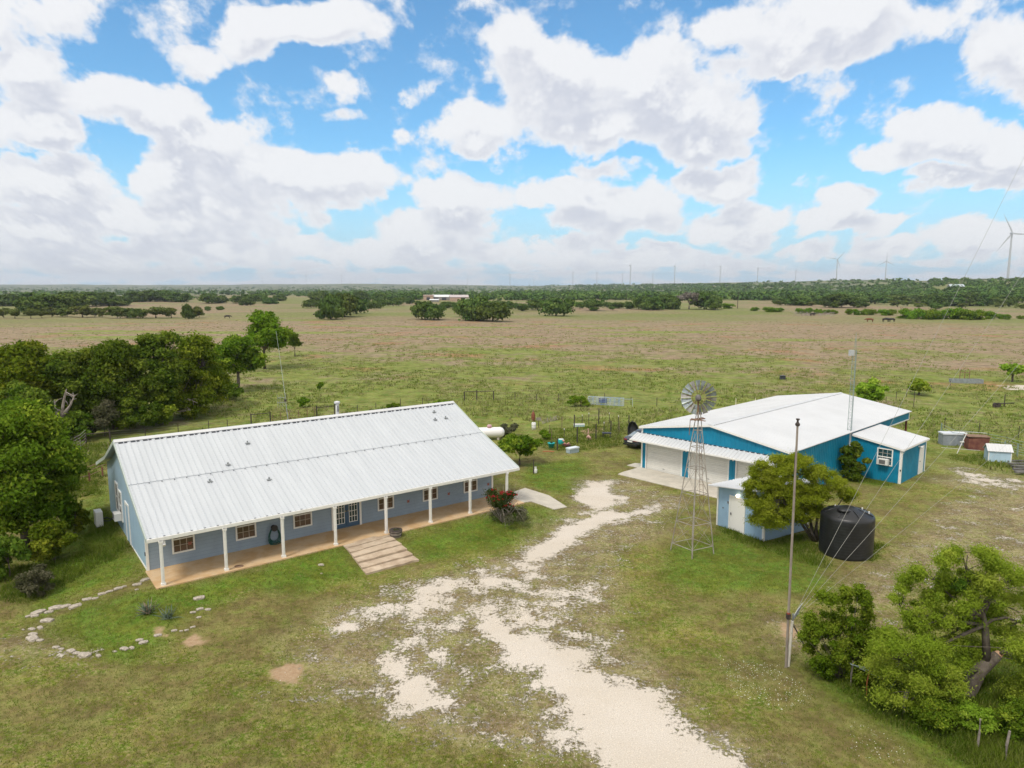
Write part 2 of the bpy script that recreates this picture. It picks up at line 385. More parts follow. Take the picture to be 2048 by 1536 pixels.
def ground_mat():
    m = bpy.data.materials.new('pasture_ground'); m.use_nodes = True; T = NT(m.node_tree); b = T.n['Principled BSDF']
    b.inputs['Roughness'].default_value = .95; b.inputs['Specular IOR Level'].default_value = .15
    geo = T.new('ShaderNodeNewGeometry'); Pn = geo.outputs['Position']
    flat = T.vec('MULTIPLY', Pn, (1, 1, 0)); s3 = T.new('ShaderNodeSeparateXYZ'); T.put(s3.inputs[0], Pn)
    D = T.vec('LENGTH', flat)
    gr, spa, dirt, lush = (T.attr(k) for k in ('gravel', 'sparse', 'dirt', 'lush'))
    big = T.noise(flat, .035, 4, .6); mid = T.noise(flat, .22, 5, .6); sm = T.noise(flat, 1.3, 6, .65); fine = T.noise(flat, 7., 5, .7)
    vf = T.noise(flat, 26., 3, .7)
    # near lawn
    lawn = T.mix(T.ramp(sm, .40, .60), (.100, .142, .014), (.175, .180, .036))
    lawn = T.mix(T.ramp(fine, .44, .62), lawn, (.235, .205, .085))
    tan = T.mix(T.ramp(fine, .3, .7), (.20, .155, .075), (.115, .115, .030))
    dry = T.ramp(T.math('ADD', mid, T.math('MULTIPLY', sm, .45)), .64, .82)
    lawn = T.mix(T.math('MULTIPLY', dry, .75), lawn, tan)
    lushc = T.mix(T.ramp(sm, .3, .7), (.060, .130, .008), (.108, .165, .016))
    lushc = T.mix(T.ramp(fine, .45, .75), lushc, (.15, .18, .035))
    lm = T.ramp(T.math('ADD', lush, T.math('MULTIPLY_ADD', sm, 2.2, -1.1)), -.6, .9)
    near = T.mix(T.math('MULTIPLY', lm, .85), lawn, lushc)
    # worn, strawy ground round the drive, with white stones showing
    sm_ = T.ramp(T.math('ADD', spa, T.math('MULTIPLY_ADD', mid, 6., -3.)), -1.2, 1.6)
    straw = T.mix(T.ramp(sm, .35, .65), (.27, .215, .12), (.16, .15, .05))
    straw = T.mix(T.ramp(fine, .42, .66), straw, (.30, .25, .17))
    near = T.mix(T.math('MULTIPLY', sm_, T.ramp(T.math('ADD', fine, T.math('MULTIPLY', sm, .9)), .62, 1.12, .15, .95)), near, straw)
    # pasture beyond the fence
    olive = T.mix(T.ramp(sm, .35, .65), (.135, .178, .030), (.205, .215, .068))
    olive = T.mix(T.ramp(T.noise(flat, .55, 4, .6), .45, .66), olive, (.105, .150, .022))
    purple = T.mix(T.ramp(T.noise(flat, .16, 4, .6), .35, .65), (.235, .178, .108), (.268, .213, .138))
    purple = T.mix(T.ramp(sm, .5, .75), purple, (.15, .135, .06))
    rust = (.29, .155, .075)
    fb = T.ramp(T.math('ADD', T.math('MULTIPLY', D, .006), T.math('MULTIPLY_ADD', big, 2.1, T.math('MULTIPLY', mid, 1.5))), 2.42, 2.98)
    field = T.mix(fb, olive, purple)
    rm = T.math('MULTIPLY', T.ramp(T.noise(flat, .045, 4, .65), .54, .68), T.ramp(D, 85, 120))
    field = T.mix(T.math('MULTIPLY', rm, .7), field, rust)
    strk = T.noise(T.vec('MULTIPLY', flat, (.012, .06, 0)), 1., 4, .6)
    field = T.mix(T.math('MULTIPLY', T.ramp(strk, .54, .62), T.math('MULTIPLY', T.ramp(D, 100, 200), .9)), field, (.17, .215, .045))
    col = T.mix(T.ramp(T.math('ADD', D, T.math('MULTIPLY', mid, 14)), 64, 82), near, field)
    far = T.mix(T.ramp(T.noise(flat, .006, 4, .6), .42, .6), (.155, .175, .055), (.24, .185, .115))
    far = T.mix(T.ramp(T.noise(flat, .02, 4, .6), .5, .68), far, (.20, .20, .085))
    col = T.mix(T.ramp(D, 280, 380), col, far)
    farh = T.mix(T.ramp(T.noise(flat, .008, 5, .7), .42, .55), (.040, .070, .034), (.17, .18, .10))
    col = T.mix(T.ramp(D, 1100, 1700), col, farh)
    vm = T.math('ADD', T.math('MULTIPLY', T.noise(flat, .45, 6, .7), .9), T.math('MULTIPLY', T.noise(flat, 3.1, 6, .75), .9))
    hs = T.new('ShaderNodeHueSaturation'); T.put(hs.inputs['Color'], col); T.put(hs.inputs['Value'], T.ramp(vm, .70, 1.10, .74, 1.38)); T.put(hs.inputs['Hue'], T.ramp(T.noise(flat, .9, 5, .7), .38, .62, .475, .510)); col = hs.outputs[0]
    # bare dirt
    dm = T.ramp(T.math('ADD', dirt, T.math('MULTIPLY_ADD', sm, .8, -.4)), -.12, .15)
    dcol = T.mix(T.ramp(fine, .3, .7), (.33, .215, .125), (.42, .31, .20))
    col = T.mix(dm, col, dcol)
    # caliche
    ge = T.math('ADD', gr, T.math('ADD', T.math('MULTIPLY_ADD', fine, 3.4, -1.7), T.math('MULTIPLY_ADD', T.noise(flat, .75, 5, .68), 4.6, -2.3)))
    gm = T.ramp(ge, -.22, .32)
    gcol = T.mix(T.ramp(vf, .3, .72), (.44, .39, .33), (.70, .645, .58))
    gcol = T.mix(T.ramp(mid, .35, .65), gcol, T.mix(.5, gcol, (.48, .42, .34)))
    col = T.mix(gm, col, gcol)
    # loose white stones thrown over the worn ground
    vo = T.new('ShaderNodeTexVoronoi', feature='F1'); T.put(vo.inputs['Vector'], flat); vo.inputs['Scale'].default_value = 7.5
    stn = T.math('MULTIPLY', T.ramp(vo.outputs['Distance'], .13, .22, 1., 0.), T.ramp(T.math('ADD', T.math('ADD', sm, T.math('MULTIPLY', mid, .6)), T.math('MULTIPLY', gr, .12)), .72, .98))
    stn = T.math('MULTIPLY', stn, T.ramp(spa, -1., 1.5))
    col = T.mix(stn, col, (.62, .56, .48))
    T.put(b.inputs['Base Color'], col)
    bn = T.new('ShaderNodeBump'); bn.inputs['Strength'].default_value = .8; bn.inputs['Distance'].default_value = .12
    h = T.math('ADD', T.math('MULTIPLY', fine, .6), T.math('MULTIPLY', sm, .8))
    T.put(bn.inputs['Height'], T.math('MULTIPLY', h, T.math('MULTIPLY_ADD', gm, -.8, 1.))); T.put(b.inputs['Normal'], bn.outputs[0])
    return m
build_ground()
# ------------------------------------------------------------------ foliage
def leafmat(name, c0, c1, c2, cl=.6, trans=.38):
    m = bpy.data.materials.new(name); m.use_nodes = True; T = NT(m.node_tree); T.n.clear()
    tcn = T.new('ShaderNodeTexCoord'); V = tcn.outputs['Object']
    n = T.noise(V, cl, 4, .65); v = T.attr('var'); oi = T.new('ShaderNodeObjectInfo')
    c = T.mix(T.ramp(n, .35, .65), c0, c1); c = T.mix(T.ramp(v, .35, 1.), c, c2)  # clump tones spread wide: light and dark of the crown put into leaf colour
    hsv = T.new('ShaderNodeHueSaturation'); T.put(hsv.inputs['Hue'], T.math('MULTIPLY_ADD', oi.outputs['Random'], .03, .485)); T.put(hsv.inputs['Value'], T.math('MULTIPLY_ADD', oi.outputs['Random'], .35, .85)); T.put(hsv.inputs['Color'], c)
    d = T.new('ShaderNodeBsdfDiffuse'); T.put(d.inputs[0], hsv.outputs[0]); t = T.new('ShaderNodeBsdfTranslucent'); T.put(t.inputs[0], T.mix(.5, hsv.outputs[0], (.10, .16, .01)))
    ms = T.new('ShaderNodeMixShader'); ms.inputs[0].default_value = trans; T.l.new(d.outputs[0], ms.inputs[1]); T.l.new(t.outputs[0], ms.inputs[2])
    o = T.new('ShaderNodeOutputMaterial'); T.l.new(ms.outputs[0], o.inputs[0]); return m
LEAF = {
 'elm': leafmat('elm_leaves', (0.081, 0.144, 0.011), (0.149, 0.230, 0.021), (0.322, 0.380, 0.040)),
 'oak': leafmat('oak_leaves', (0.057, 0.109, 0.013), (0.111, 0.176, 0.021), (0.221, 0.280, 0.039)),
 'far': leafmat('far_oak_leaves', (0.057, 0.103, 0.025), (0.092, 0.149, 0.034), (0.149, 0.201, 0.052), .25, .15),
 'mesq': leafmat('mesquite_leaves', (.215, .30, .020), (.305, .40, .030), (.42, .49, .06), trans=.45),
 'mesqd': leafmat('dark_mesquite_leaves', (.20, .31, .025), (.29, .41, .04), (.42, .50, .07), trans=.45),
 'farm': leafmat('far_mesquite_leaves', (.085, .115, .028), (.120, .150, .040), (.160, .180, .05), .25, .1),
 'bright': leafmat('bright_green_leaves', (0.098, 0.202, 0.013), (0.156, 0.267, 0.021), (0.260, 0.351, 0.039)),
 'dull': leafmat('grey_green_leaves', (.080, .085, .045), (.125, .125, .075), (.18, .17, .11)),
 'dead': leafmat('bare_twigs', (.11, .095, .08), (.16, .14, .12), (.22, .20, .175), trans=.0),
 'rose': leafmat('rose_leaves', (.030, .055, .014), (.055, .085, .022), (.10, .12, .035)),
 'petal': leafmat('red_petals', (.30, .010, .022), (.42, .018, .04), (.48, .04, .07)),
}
BARK = mat('bark', (.075, .058, .045), .9, c2=(.16, .135, .11), vscale=4, bump=.6, bscale=12)
DEADW = mat('bleached_dead_wood', (.20, .165, .14), .9, c2=(.40, .36, .32), vscale=3, bump=.4)
def leaf_arrays(clusters, n, size, seed, aspect=.55, shell=.55, flat=.35, fuzz=.2):
    """n leaf quads spread over ellipsoid clumps: positions hug the shells, with gaps"""
    g = np.random.default_rng(seed); C = np.array([c for c, r in clusters], float); Rr = np.array([r for c, r in clusters], float)
    wt = (Rr[:, 0] * Rr[:, 2]) ** .9; k = g.choice(len(C), n, p=wt / wt.sum())
    d = g.normal(size=(n, 3)); d /= np.linalg.norm(d, axis=1)[:, None]; d[:, 2] = np.where((d[:, 2] < -.55) & (g.random(n) < .6), -d[:, 2] * .6, d[:, 2])
    rad = g.random(n) ** (1 - shell) * .95 * (1 + fuzz * g.normal(size=n)); rad = np.clip(rad, 0, 1.9)
    tw = .82 + .26 * np.sin(d[:, 0] * 5 + k) * np.sin(d[:, 1] * 6 + 2 * k) * np.sin(d[:, 2] * 5 + k * .7)
    p = C[k] + d * Rr[k] * (rad * tw)[:, None]
    nr = d + g.normal(size=(n, 3)) * .75 + [0, 0, flat]; nr /= np.linalg.norm(nr, axis=1)[:, None]
    a = np.cross(nr, g.normal(size=(n, 3))); a /= np.linalg.norm(a, axis=1)[:, None] + 1e-9; b = np.cross(nr, a)
    s = size * (.6 + .8 * g.random(n))[:, None]; a *= s; b *= s * aspect; cv = g.random(len(C))[k] ** 1.3
    v = np.stack([p - a, p - b * .9, p + a, p + b], 1).reshape(-1, 3)
    return v, np.arange(4 * n), .55 * cv + .5 * g.random(n)
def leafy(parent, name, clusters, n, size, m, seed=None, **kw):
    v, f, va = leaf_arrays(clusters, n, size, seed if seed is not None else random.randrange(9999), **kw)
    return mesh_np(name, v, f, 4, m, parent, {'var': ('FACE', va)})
def crown_clusters(rg, R_, z0, z1, k, rad, squash=.75, lobes=None, sx=1., sy=1.):
    """clump centres of an uneven crown between heights z0 and z1"""
    out = []; zc, hz = (z0 + z1) / 2, (z1 - z0) / 2
    for i in range(k):
        for _ in range(30):
            d = Vector((rg.uniform(-1, 1), rg.uniform(-1, 1), rg.uniform(-.85, 1)))
            if .35 < d.length < 1: break
        d = d * (1 - .25 * rg.random()) if rg.random() < .7 else d * 1.06
        r = rad * rg.uniform(.5, 1.45)
        out.append(((d.x * (R_ - r * .55) * sx, d.y * (R_ - r * .55) * sy, zc + d.z * max(.1, hz - r * .35)), (r, r, r * squash * rg.uniform(.75, 1.15))))
    return out
def limbs(mb, rg, clusters, h_fork, r0, base=(0, 0, -.2), lean=(0, 0), forks=3, every=1, crook=.12, n=6):
    fk = Vector((lean[0], lean[1], h_fork)); b = Vector(base)
    m1 = b.lerp(fk, .5) + Vector((rg.uniform(-1, 1), rg.uniform(-1, 1), 0)) * crook * .5
    mb.path([b, m1, fk], [r0 * 1.25, r0, r0 * .8], n)
    mains = []
    for i in range(forks):
        c = Vector(clusters[(i * max(1, len(clusters) // forks)) % len(clusters)][0]); p = fk.lerp(c, .5) + Vector((rg.uniform(-1, 1), rg.uniform(-1, 1), rg.uniform(-.2, .5))) * crook
        mb.path([fk, fk.lerp(p, .5) + Vector((0, 0, crook * .5)), p, c], [r0 * .6, r0 * .5, r0 * .38, r0 * .12], n); mains += [p, fk.lerp(p, .6)]
    for i, (c, r) in enumerate(clusters):
        if i % every: continue
        c = Vector(c); s = min(mains, key=lambda q: (q - c).length + (3 if q.z > c.z + .6 else 0))
        m_ = s.lerp(c, .5) + Vector((rg.uniform(-1, 1), rg.uniform(-1, 1), rg.uniform(-.3, .6))) * crook
        mb.path([s, m_, c + Vector((rg.uniform(-1, 1) * r[0], rg.uniform(-1, 1) * r[0], rg.uniform(0, .6) * r[2])) * .6], [r0 * .22, r0 * .14, r0 * .035], 5)
def tree(name, loc, h, R_, label, cat='tree', group=None, leaf='elm', seed=1, n=14000, size=.11, bare=.22, k=22, crad=None, squash=.75, trunk=.16, fork=.3, forks=4, lean=(0, 0), sx=1., sy=1., bark=None, every=1, **kw):
    rg = random.Random(seed); t = empty(name, loc, 0, label, cat, group)
    cl = crown_clusters(rg, R_, h * bare, h * .98, int(k * 2.0), crad or (R_ * R_ * h * .6) ** (1 / 3) * .31, squash, sx=sx, sy=sy)
    cl = [((c[0] + lean[0], c[1] + lean[1], c[2]), r) for c, r in cl]
    m = MB(); limbs(m, rg, cl, h * fork, trunk, lean=lean, forks=forks, every=every, crook=R_ * .07); m.build('trunk', bark or BARK, t, True)
    leafy(t, 'crown', cl, n, size, LEAF[leaf], seed, **kw)
    return t
# ------------------------------------------------------------------ materials of built things
def vpattern(axis, period, depth_mix, base, line, rough=.55, spec=.4, bumpd=.02, noisev=.06, sharp=.06):
    def fn(T, b, V):
        b.inputs['Roughness'].default_value = rough
        s = T.new('ShaderNodeSeparateXYZ'); T.put(s.inputs[0], V)
        fr = T.math('FRACT', T.math('DIVIDE', s.outputs[axis], period))
        ln = T.math('LESS_THAN', fr, sharp)
        n = T.noise(V, 1.2, 4, .6); n2 = T.noise(V, 14, 3, .6)
        c = T.mix(T.ramp(n, .3, .7), tuple(x * (1 - noisev) for x in base), tuple(min(1, x * (1 + noisev)) for x in base))
        c = T.mix(T.math('MULTIPLY', ln, depth_mix), c, line)
        T.put(b.inputs['Base Color'], c)
        bn = T.new('ShaderNodeBump'); bn.inputs['Strength'].default_value = .7; bn.inputs['Distance'].default_value = bumpd
        T.put(bn.inputs['Height'], T.math('ADD', fr, T.math('MULTIPLY', n2, .05))); T.put(b.inputs['Normal'], bn.outputs[0])
    return fn
WHITE = mat('white_painted_metal', (.80, .81, .82), .42, var=.04, vscale=1.5, spec=.4)
def roof_fn(T, b, V):
    n = T.noise(T.vec('MULTIPLY', V, (1.6, .25, .25)), 1., 5, .6); n2 = T.noise(V, 9, 4, .6)
    c = T.mix(T.ramp(n, .3, .7), (.50, .53, .565), (.545, .575, .61)); c = T.mix(T.math('MULTIPLY', T.ramp(n2, .5, .8), .25), c, (.42, .43, .44))
    T.put(b.inputs['Base Color'], c); b.inputs['Roughness'].default_value = .38; b.inputs['Metallic'].default_value = .15
ROOF = mat('galvalume_white_roof', (.7, .7, .7), fn=roof_fn)
ROOFW = mat('bright_white_roof', (.575, .585, .60), .4, var=.05, vscale=.45)
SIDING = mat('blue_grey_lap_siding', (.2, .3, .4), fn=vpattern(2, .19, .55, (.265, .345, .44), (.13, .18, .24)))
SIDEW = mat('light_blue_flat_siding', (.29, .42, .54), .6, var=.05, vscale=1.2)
TEAL = mat('teal_metal_siding', (.006, .20, .34), .4, var=.10, vscale=1.1, spec=.4)
TRIM = mat('white_trim', (.78, .77, .74), .5, var=.05, vscale=4)
DARK = mat('dark_gap', (.03, .035, .05), .6)
GLASS = mat('window_pane', (.10, .065, .045), .12, var=.35, vscale=1.3, spec=.6)
GLASSD = mat('dark_window_pane', (.02, .05, .055), .1, var=.4, vscale=2.5, spec=.7)
BLUE_DOOR = mat('slate_blue_door', (.045, .10, .17), .45)
def slab_fn(T, b, V):
    b.inputs['Roughness'].default_value = .8
    n = T.noise(V, .8, 6, .65, .4); n2 = T.noise(V, 5, 5, .6)
    c = T.mix(T.ramp(n, .36, .64), (.52, .33, .16), (.60, .44, .27)); c = T.mix(T.math('MULTIPLY', T.ramp(n2, .55, .72), .6), c, (.40, .31, .23))
    T.put(b.inputs['Base Color'], c)
SLAB = mat('stained_tan_concrete', (.5, .35, .2), fn=slab_fn)
CONC = mat('pale_concrete', (.50, .46, .39), .85, var=.10, vscale=1.1, bump=.2, bscale=30)
GALV = mat('galvanised_steel', (.34, .36, .37), .45, var=.2, vscale=5, metal=.6)
RUSTY = mat('rusty_steel', (.17, .085, .05), .8, c2=(.26, .18, .12), vscale=4)
DRKSTEEL = mat('dark_weathered_steel', (.055, .042, .038), .8, var=.3, vscale=6)
STONE = mat('limestone', (.27, .23, .19), .9, c2=(.50, .45, .38), vscale=3, bump=.6, bscale=9)
WOOD = mat('weathered_grey_wood', (.17, .145, .125), .85, c2=(.30, .27, .235), vscale=3, bump=.4)
BLACKP = mat('black_polyethylene', (.014, .015, .017), .42, var=.25, vscale=2, spec=.5)
APPL = mat('appliance_white', (.70, .70, .68), .45)
GREYP = mat('grey_grille', (.16, .16, .16), .6)
ROCKSTEP = mat('sandstone_tread', (.36, .27, .19), .85, c2=(.54, .44, .33), vscale=1.6, bump=.5, bscale=8)
RED = mat('dull_red_paint', (.30, .05, .03), .6); GREEN = mat('green_paint', (.02, .16, .08), .5); TURQ = mat('turquoise_plastic', (.01, .36, .38), .5)

def rib_line(mb, A, B, up, w=.035, h=.03, mi=0):
    A, B, up = Vector(A), Vector(B), Vector(up).normalized(); d = (B - A).normalized(); s = d.cross(up).normalized() * w / 2
    t = s * .45; vs = [A - s, A + s, A + t + up * h, A - t + up * h, B - s, B + s, B + t + up * h, B - t + up * h]
    mb.add(vs, [(3, 2, 1, 0), (4, 5, 6, 7), (0, 1, 5, 4), (1, 2, 6, 5), (2, 3, 7, 6), (3, 0, 4, 7)], mi)
def roof_panel(mb, A, B, C, D, th=.05, sp=.3, w=.055, h=.038, mi=0, ribs=True):
    """quad A-B along the eave, D-C along the top; ribs run up the slope"""
    A, B, C, D = map(Vector, (A, B, C, D)); n = (B - A).cross(D - A).normalized()
    if n.z < 0: n = -n
    o = n * th; vs = [A, B, C, D, A - o, B - o, C - o, D - o]
    mb.add(vs, [(0, 1, 2, 3), (7, 6, 5, 4), (0, 4, 5, 1), (1, 5, 6, 2), (2, 6, 7, 3), (3, 7, 4, 0)], mi)
    if ribs:
        L = (B - A).length; k = int(L / sp)
        for i in range(k + 1):
            f = min(1, max(0, (i + .5) * sp / L));
            if f >= .995: continue
            rib_line(mb, A.lerp(B, f) + n * .001, D.lerp(C, f) + n * .001, n, w, h, mi)

def window_part(parent, loc, axis, w, h, cols, rows, pane=None, depth=.06, label=None, split=True, ac=False, name='window'):
    """frame as the part, pane and bars as sub-parts; axis 'x' -> wall runs along x and faces -y; 'y' -> faces -x; 'X' faces +x"""
    rot = {'x': 0, 'y': -math.pi / 2, 'X': math.pi / 2}[axis]
    f = MB(); t = .075
    f.box(-w / 2 - t, -w / 2, -depth, .03, -t, h + t); f.box(w / 2, w / 2 + t, -depth, .03, -t, h + t)
    f.box(-w / 2, w / 2, -depth, .03, -t, 0); f.box(-w / 2, w / 2, -depth, .03, h, h + t)
    if split: f.box(-w / 2, w / 2, -depth + .012, .0, h * .5 - .03, h * .5 + .03)
    fo = f.build(name, TRIM, parent); fo.location = loc; fo.rotation_euler = (0, 0, rot)
    if label: fo['label'] = label
    MB().box(-w / 2, w / 2, -.02, .02, 0, h).build('pane', pane or GLASS, fo)
    m = MB()
    for i in range(1, cols): x = -w / 2 + w * i / cols; m.box(x - .013, x + .013, -.032, -.0205, 0, h)
    for j in range(1, rows): z = h * j / rows; m.box(-w / 2, w / 2, -.036, -.0325, z - .013, z + .013)
    m.build('muntin', mat('muntin_bar', (.42, .36, .30), .6), fo)
    if ac:
        a = MB(); a.box(-.34, .34, -.42, -.065, .02, .44).build('air_conditioner', APPL, fo)
        g_ = MB()
        for i in range(7): g_.box(-.26, .16, -.432, -.423, .09 + i * .045, .112 + i * .045)
        g_.box(-.27, .17, -.4225, -.4205, .07, .39)
        g_.build('grille', GREYP, fo)
    return fo

# ------------------------------------------------------------------ the farmhouse
def build_house():
    T0 = empty('farmhouse', (HO[0], HO[1], HZ), math.pi / 2 - HAZ, 'long single-storey blue farmhouse with a white metal roof and a front porch', 'house')
    z = lambda v: v - HZ
    L_, E0, E1 = 21.0, -.32, 21.5
    prof = [(0, -.35), (0, z(3.42)), (1.9, z(4.22)), (5.5, z(5.86)), (9.3, z(4.28)), (11.3, z(3.72)), (11.3, -.35)]
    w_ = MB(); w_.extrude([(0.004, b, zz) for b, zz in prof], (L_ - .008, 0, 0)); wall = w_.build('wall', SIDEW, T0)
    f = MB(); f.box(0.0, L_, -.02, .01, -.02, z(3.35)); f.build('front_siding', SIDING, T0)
    # roof
    r = MB(); P_ = [(-2.25, z(2.76)), (1.9, z(4.40)), (5.5, z(6.05)), (9.3, z(4.47)), (13.4, z(3.28))]
    roof_panel(r, (E0, P_[0][0], P_[0][1]), (E1, P_[0][0], P_[0][1]), (E1, P_[1][0] + .06, P_[1][1] - .0), (E0, P_[1][0] + .06, P_[1][1] - .0))
    roof_panel(r, (E0, P_[1][0], P_[1][1] + .012), (E1, P_[1][0], P_[1][1] + .012), (E1, P_[2][0], P_[2][1]), (E0, P_[2][0], P_[2][1]))
    roof_panel(r, (E1, P_[3][0], P_[3][1]), (E0, P_[3][0], P_[3][1]), (E0, P_[2][0] + .01, P_[2][1]), (E1, P_[2][0] + .01, P_[2][1]))
    roof_panel(r, (E1, P_[4][0], P_[4][1]), (E0, P_[4][0], P_[4][1]), (E0, P_[3][0], P_[3][1] - .02), (E1, P_[3][0], P_[3][1] - .02))
    ro = r.build('roof', ROOF, T0)
    c = MB()
    sl_ = (P_[2][1] - P_[1][1]) / (P_[2][0] - P_[1][0])
    c.extrude([(E0, 5.5 - .2, z(6.05) - .2 * sl_ + .06), (E0, 5.5, z(6.05) + .085), (E0, 5.7, z(6.05) - .2 * sl_ + .06), (E0, 5.7, z(6.05) - .2 * sl_ + .04), (E0, 5.5, z(6.05) + .06), (E0, 5.3, z(6.05) - .2 * sl_ + .04)], (E1 - E0, 0, 0)).build('ridge_cap', ROOFW, ro)
    d_ = MB(); n_ = int((E1 - E0) / .6)
    for i in range(n_):     # dark closure gaps under the ridge cap
        x0 = E0 + .2 + i * .6; y = 5.5 - .245; zz = z(6.05) - .245 * sl_
        d_.add([(x0, y - .05, zz - .05 * sl_ + .012), (x0 + .42, y - .05, zz - .05 * sl_ + .012), (x0 + .42, y + .03, zz + .03 * sl_ + .034), (x0, y + .03, zz + .03 * sl_ + .034)], [(0, 1, 2, 3)])
    for i in range(int((E1 - E0 - 1.2) / .6)):   # dark screw heads at the lap seam
        x0 = E0 + .85 + i * .6 + .1; d_.box(x0, x0 + .04, 1.77, 1.815, z(4.40) - .035, z(4.40) + .002)
    for i in range(13):   # open rib ends at the eave on the left
        x0 = E0 + .12 + i * .6; d_.box(x0, x0 + .09, -2.262, -2.245, z(2.775), z(2.80))
    absorb(ro, d_, DARK)
    for px, py, up in [(6.27, 3.87, 1), (4.70, 2.3, 1), (3.44, 1.2, 0), (6.35, .57, 0), (19.32, 4.6, 1), (18.9, 3.79, 1), (19.75, 3.8, 1)]:
        s_ = sl_ if up else (P_[1][1] - P_[0][1]) / (P_[1][0] - P_[0][0])
        zz = (P_[1][1] + .035 + (py - 1.9) * sl_) if up else P_[0][1] + (py + 2.25) * s_
        v = MB(); v.lathe([(.13, 0), (.11, .03), (.055, .06), (.055, .16), (.075, .17), (.075, .19), (.01, .20)], 10)
        v.box(-.16, .16, -.14, .14, -.02, .035)
        o = v.build('roof_vent', GALV, ro); o.location = (px, py, zz); o.scale = (.75, .75, .7) 
    # soffit, fascia, gutter
    s_ = MB(); s_.box(E0, E1, -2.33, -2.20, z(2.60), z(2.755)); s_.box(E0, E1, -2.20, -2.16, z(2.54), z(2.70))
    s_.build('gutter', TRIM, T0)
    for x0, x1 in ((E0 - .03, E0 + .02), (E1 - .02, E1 + .03)):
        pl = [(b, zz + .04) for b, zz in P_]; pl2 = [(b, zz - .16) for b, zz in reversed(P_)]
        rk = MB(); rk.extrude([(x0, b, zz) for b, zz in pl + pl2], (x1 - x0, 0, 0)); rk.build('rake_trim', mat('pale_green_grey_trim', (.44, .50, .47), .5, var=.05), T0)
    # porch slab and posts
    s_ = MB(); s_.box(-.1, 21.7, -2.58, 0, -.16, 0); s_.build('porch_floor', SLAB, T0)
    for i, x in enumerate([.25, 3.11, 5.97, 8.83, 11.88, 14.82, 17.66, 20.5]):
        p = MB(); p.box(-.065, .065, -.065, .065, 0, z(2.60)); p.box(-.10, .10, -.10, .10, 0, .10); p.box(-.09, .09, -.09, .09, z(2.50), z(2.60))
        p.box(-.014, .014, -.078, -.066, .1, z(2.50))
        o = p.build('porch_post', TRIM, T0); o.location = (x, -2.34 if i < 5 else -2.28, 0)
    # windows and doors
    for x in (1.70, 4.80, 7.90, 13.05, 16.15, 19.2):
        window_part(T0, (x, -.02, z(1.10)), 'x', .92, 1.32, 3, 4)
    fd = MB(); fd.box(9.72, 11.32, -.05, -.015, 0, 2.08); fr = MB()
    fr.box(9.60, 9.72, -.09, 0, 0, 2.2); fr.box(11.32, 11.44, -.09, 0, 0, 2.2); fr.box(9.60, 11.44, -.09, 0, 2.08, 2.2); fr.build('door_frame', TRIM, T0)
    for k in range(2):
        x0 = 9.72 + .8 * k; d = MB(); d.box(x0 + .01, x0 + .79, -.055, -.02, 0.02, 2.07); do = d.build('door', BLUE_DOOR, T0)
        MB().box(x0 + .15, x0 + .65, -.064, -.056, .30, 1.92).build('pane', GLASSD, do)
        g_ = MB()
        for i in range(4): xx = x0 + .15 + .5 * i / 3; g_.box(xx - .014, xx + .014, -.074, -.066, .28, 1.94)
        for i in range(6): zz = .30 + 1.62 * i / 5; g_.box(x0 + .14, x0 + .66, -.078, -.0745, zz - .014, zz + .014)
        g_.build('muntin', TRIM, do); MB().tube((x0 + (.72 if k == 0 else .08), -.06, 1.0), (x0 + (.72 if k == 0 else .08), -.12, 1.0), .03, n=8).build('handle', mat('brass', (.4, .3, .12), .3, metal=.8), do)
    # left gable wall: two windows, one carrying an air conditioner, and a narrow door trim
    window_part(T0, (0, 7.95, z(1.55)), 'y', .75, 1.55, 2, 4, GLASSD, label='tall gable window')
    window_part(T0, (0, 6.85, z(1.25)), 'y', .75, 1.6, 2, 4, GLASSD, ac=True, label='tall gable window with an air conditioner in its lower half')
    d = MB(); d.box(-.05, .0, 4.2, 4.35, .03, 2.15); d.box(-.05, 0, 5.15, 5.3, .03, 2.15); d.box(-.05, 0, 4.2, 5.3, 2.15, 2.28)
    do = d.build('side_door', TRIM, T0); MB().box(-.03, .003, 4.35, 5.15, .03, 2.15).build('door_leaf', SIDEW, do)
    t = MB(); t.box(-.03, .0, -.03, .09, -.1, z(3.38)); t.box(-.03, .09, -.05, -.021, -.1, z(3.38)); t.box(20.9, 21.03, -.05, -.021, 0, z(3.38)); t.box(21.0, 21.03, -.02, .1, 0, z(3.38))
    t.box(-.02, .003, .1, 11.3, -.2, .06)
    t.build_each('corner_board', TRIM, T0)
    MB().box(-.07, -.03, .02, .09, .75, .93).build('junction_box', DARK, T0)
    for x in (9.35, 9.38 + 2.3):
        l = MB(); l.box(x - .05, x + .05, -.12, -.02, 1.75, 1.98); l.build('porch_lamp', mat('lamp_housing', (.3, .28, .25), .5), T0)
    fl = MB(); fl.tube((.38, -2.30, 1.98), (.38, -2.38, 1.9), .07, .09, 10); fl.box(.3, .46, -2.31, -2.24, 1.95, 2.1); fl.build('flood_lamp', APPL, T0)
    # flue on the back slope
    fu = MB(); fu.lathe([(.11, 0), (.11, .95), (.18, .96), (.20, 1.02), (.18, 1.08), (.05, 1.12)], 12); o = fu.build('flue', mat('flue_metal', (.55, .56, .58), .4, var=.2), T0); o.location = (12.75, 5.95, z(5.80))
    fb = MB(); fb.box(-.03, .03, -.125, -.105, .42, .82).build('flue_slot', DARK, o)
    # tv antenna on the ridge
    return T0
house = build_house()
def house_pt(a, b, z): return Vector((HO[0] + HA[0] * a + HB[0] * b, HO[1] + HA[1] * a + HB[1] * b, z))
HRZ = math.pi / 2 - HAZ

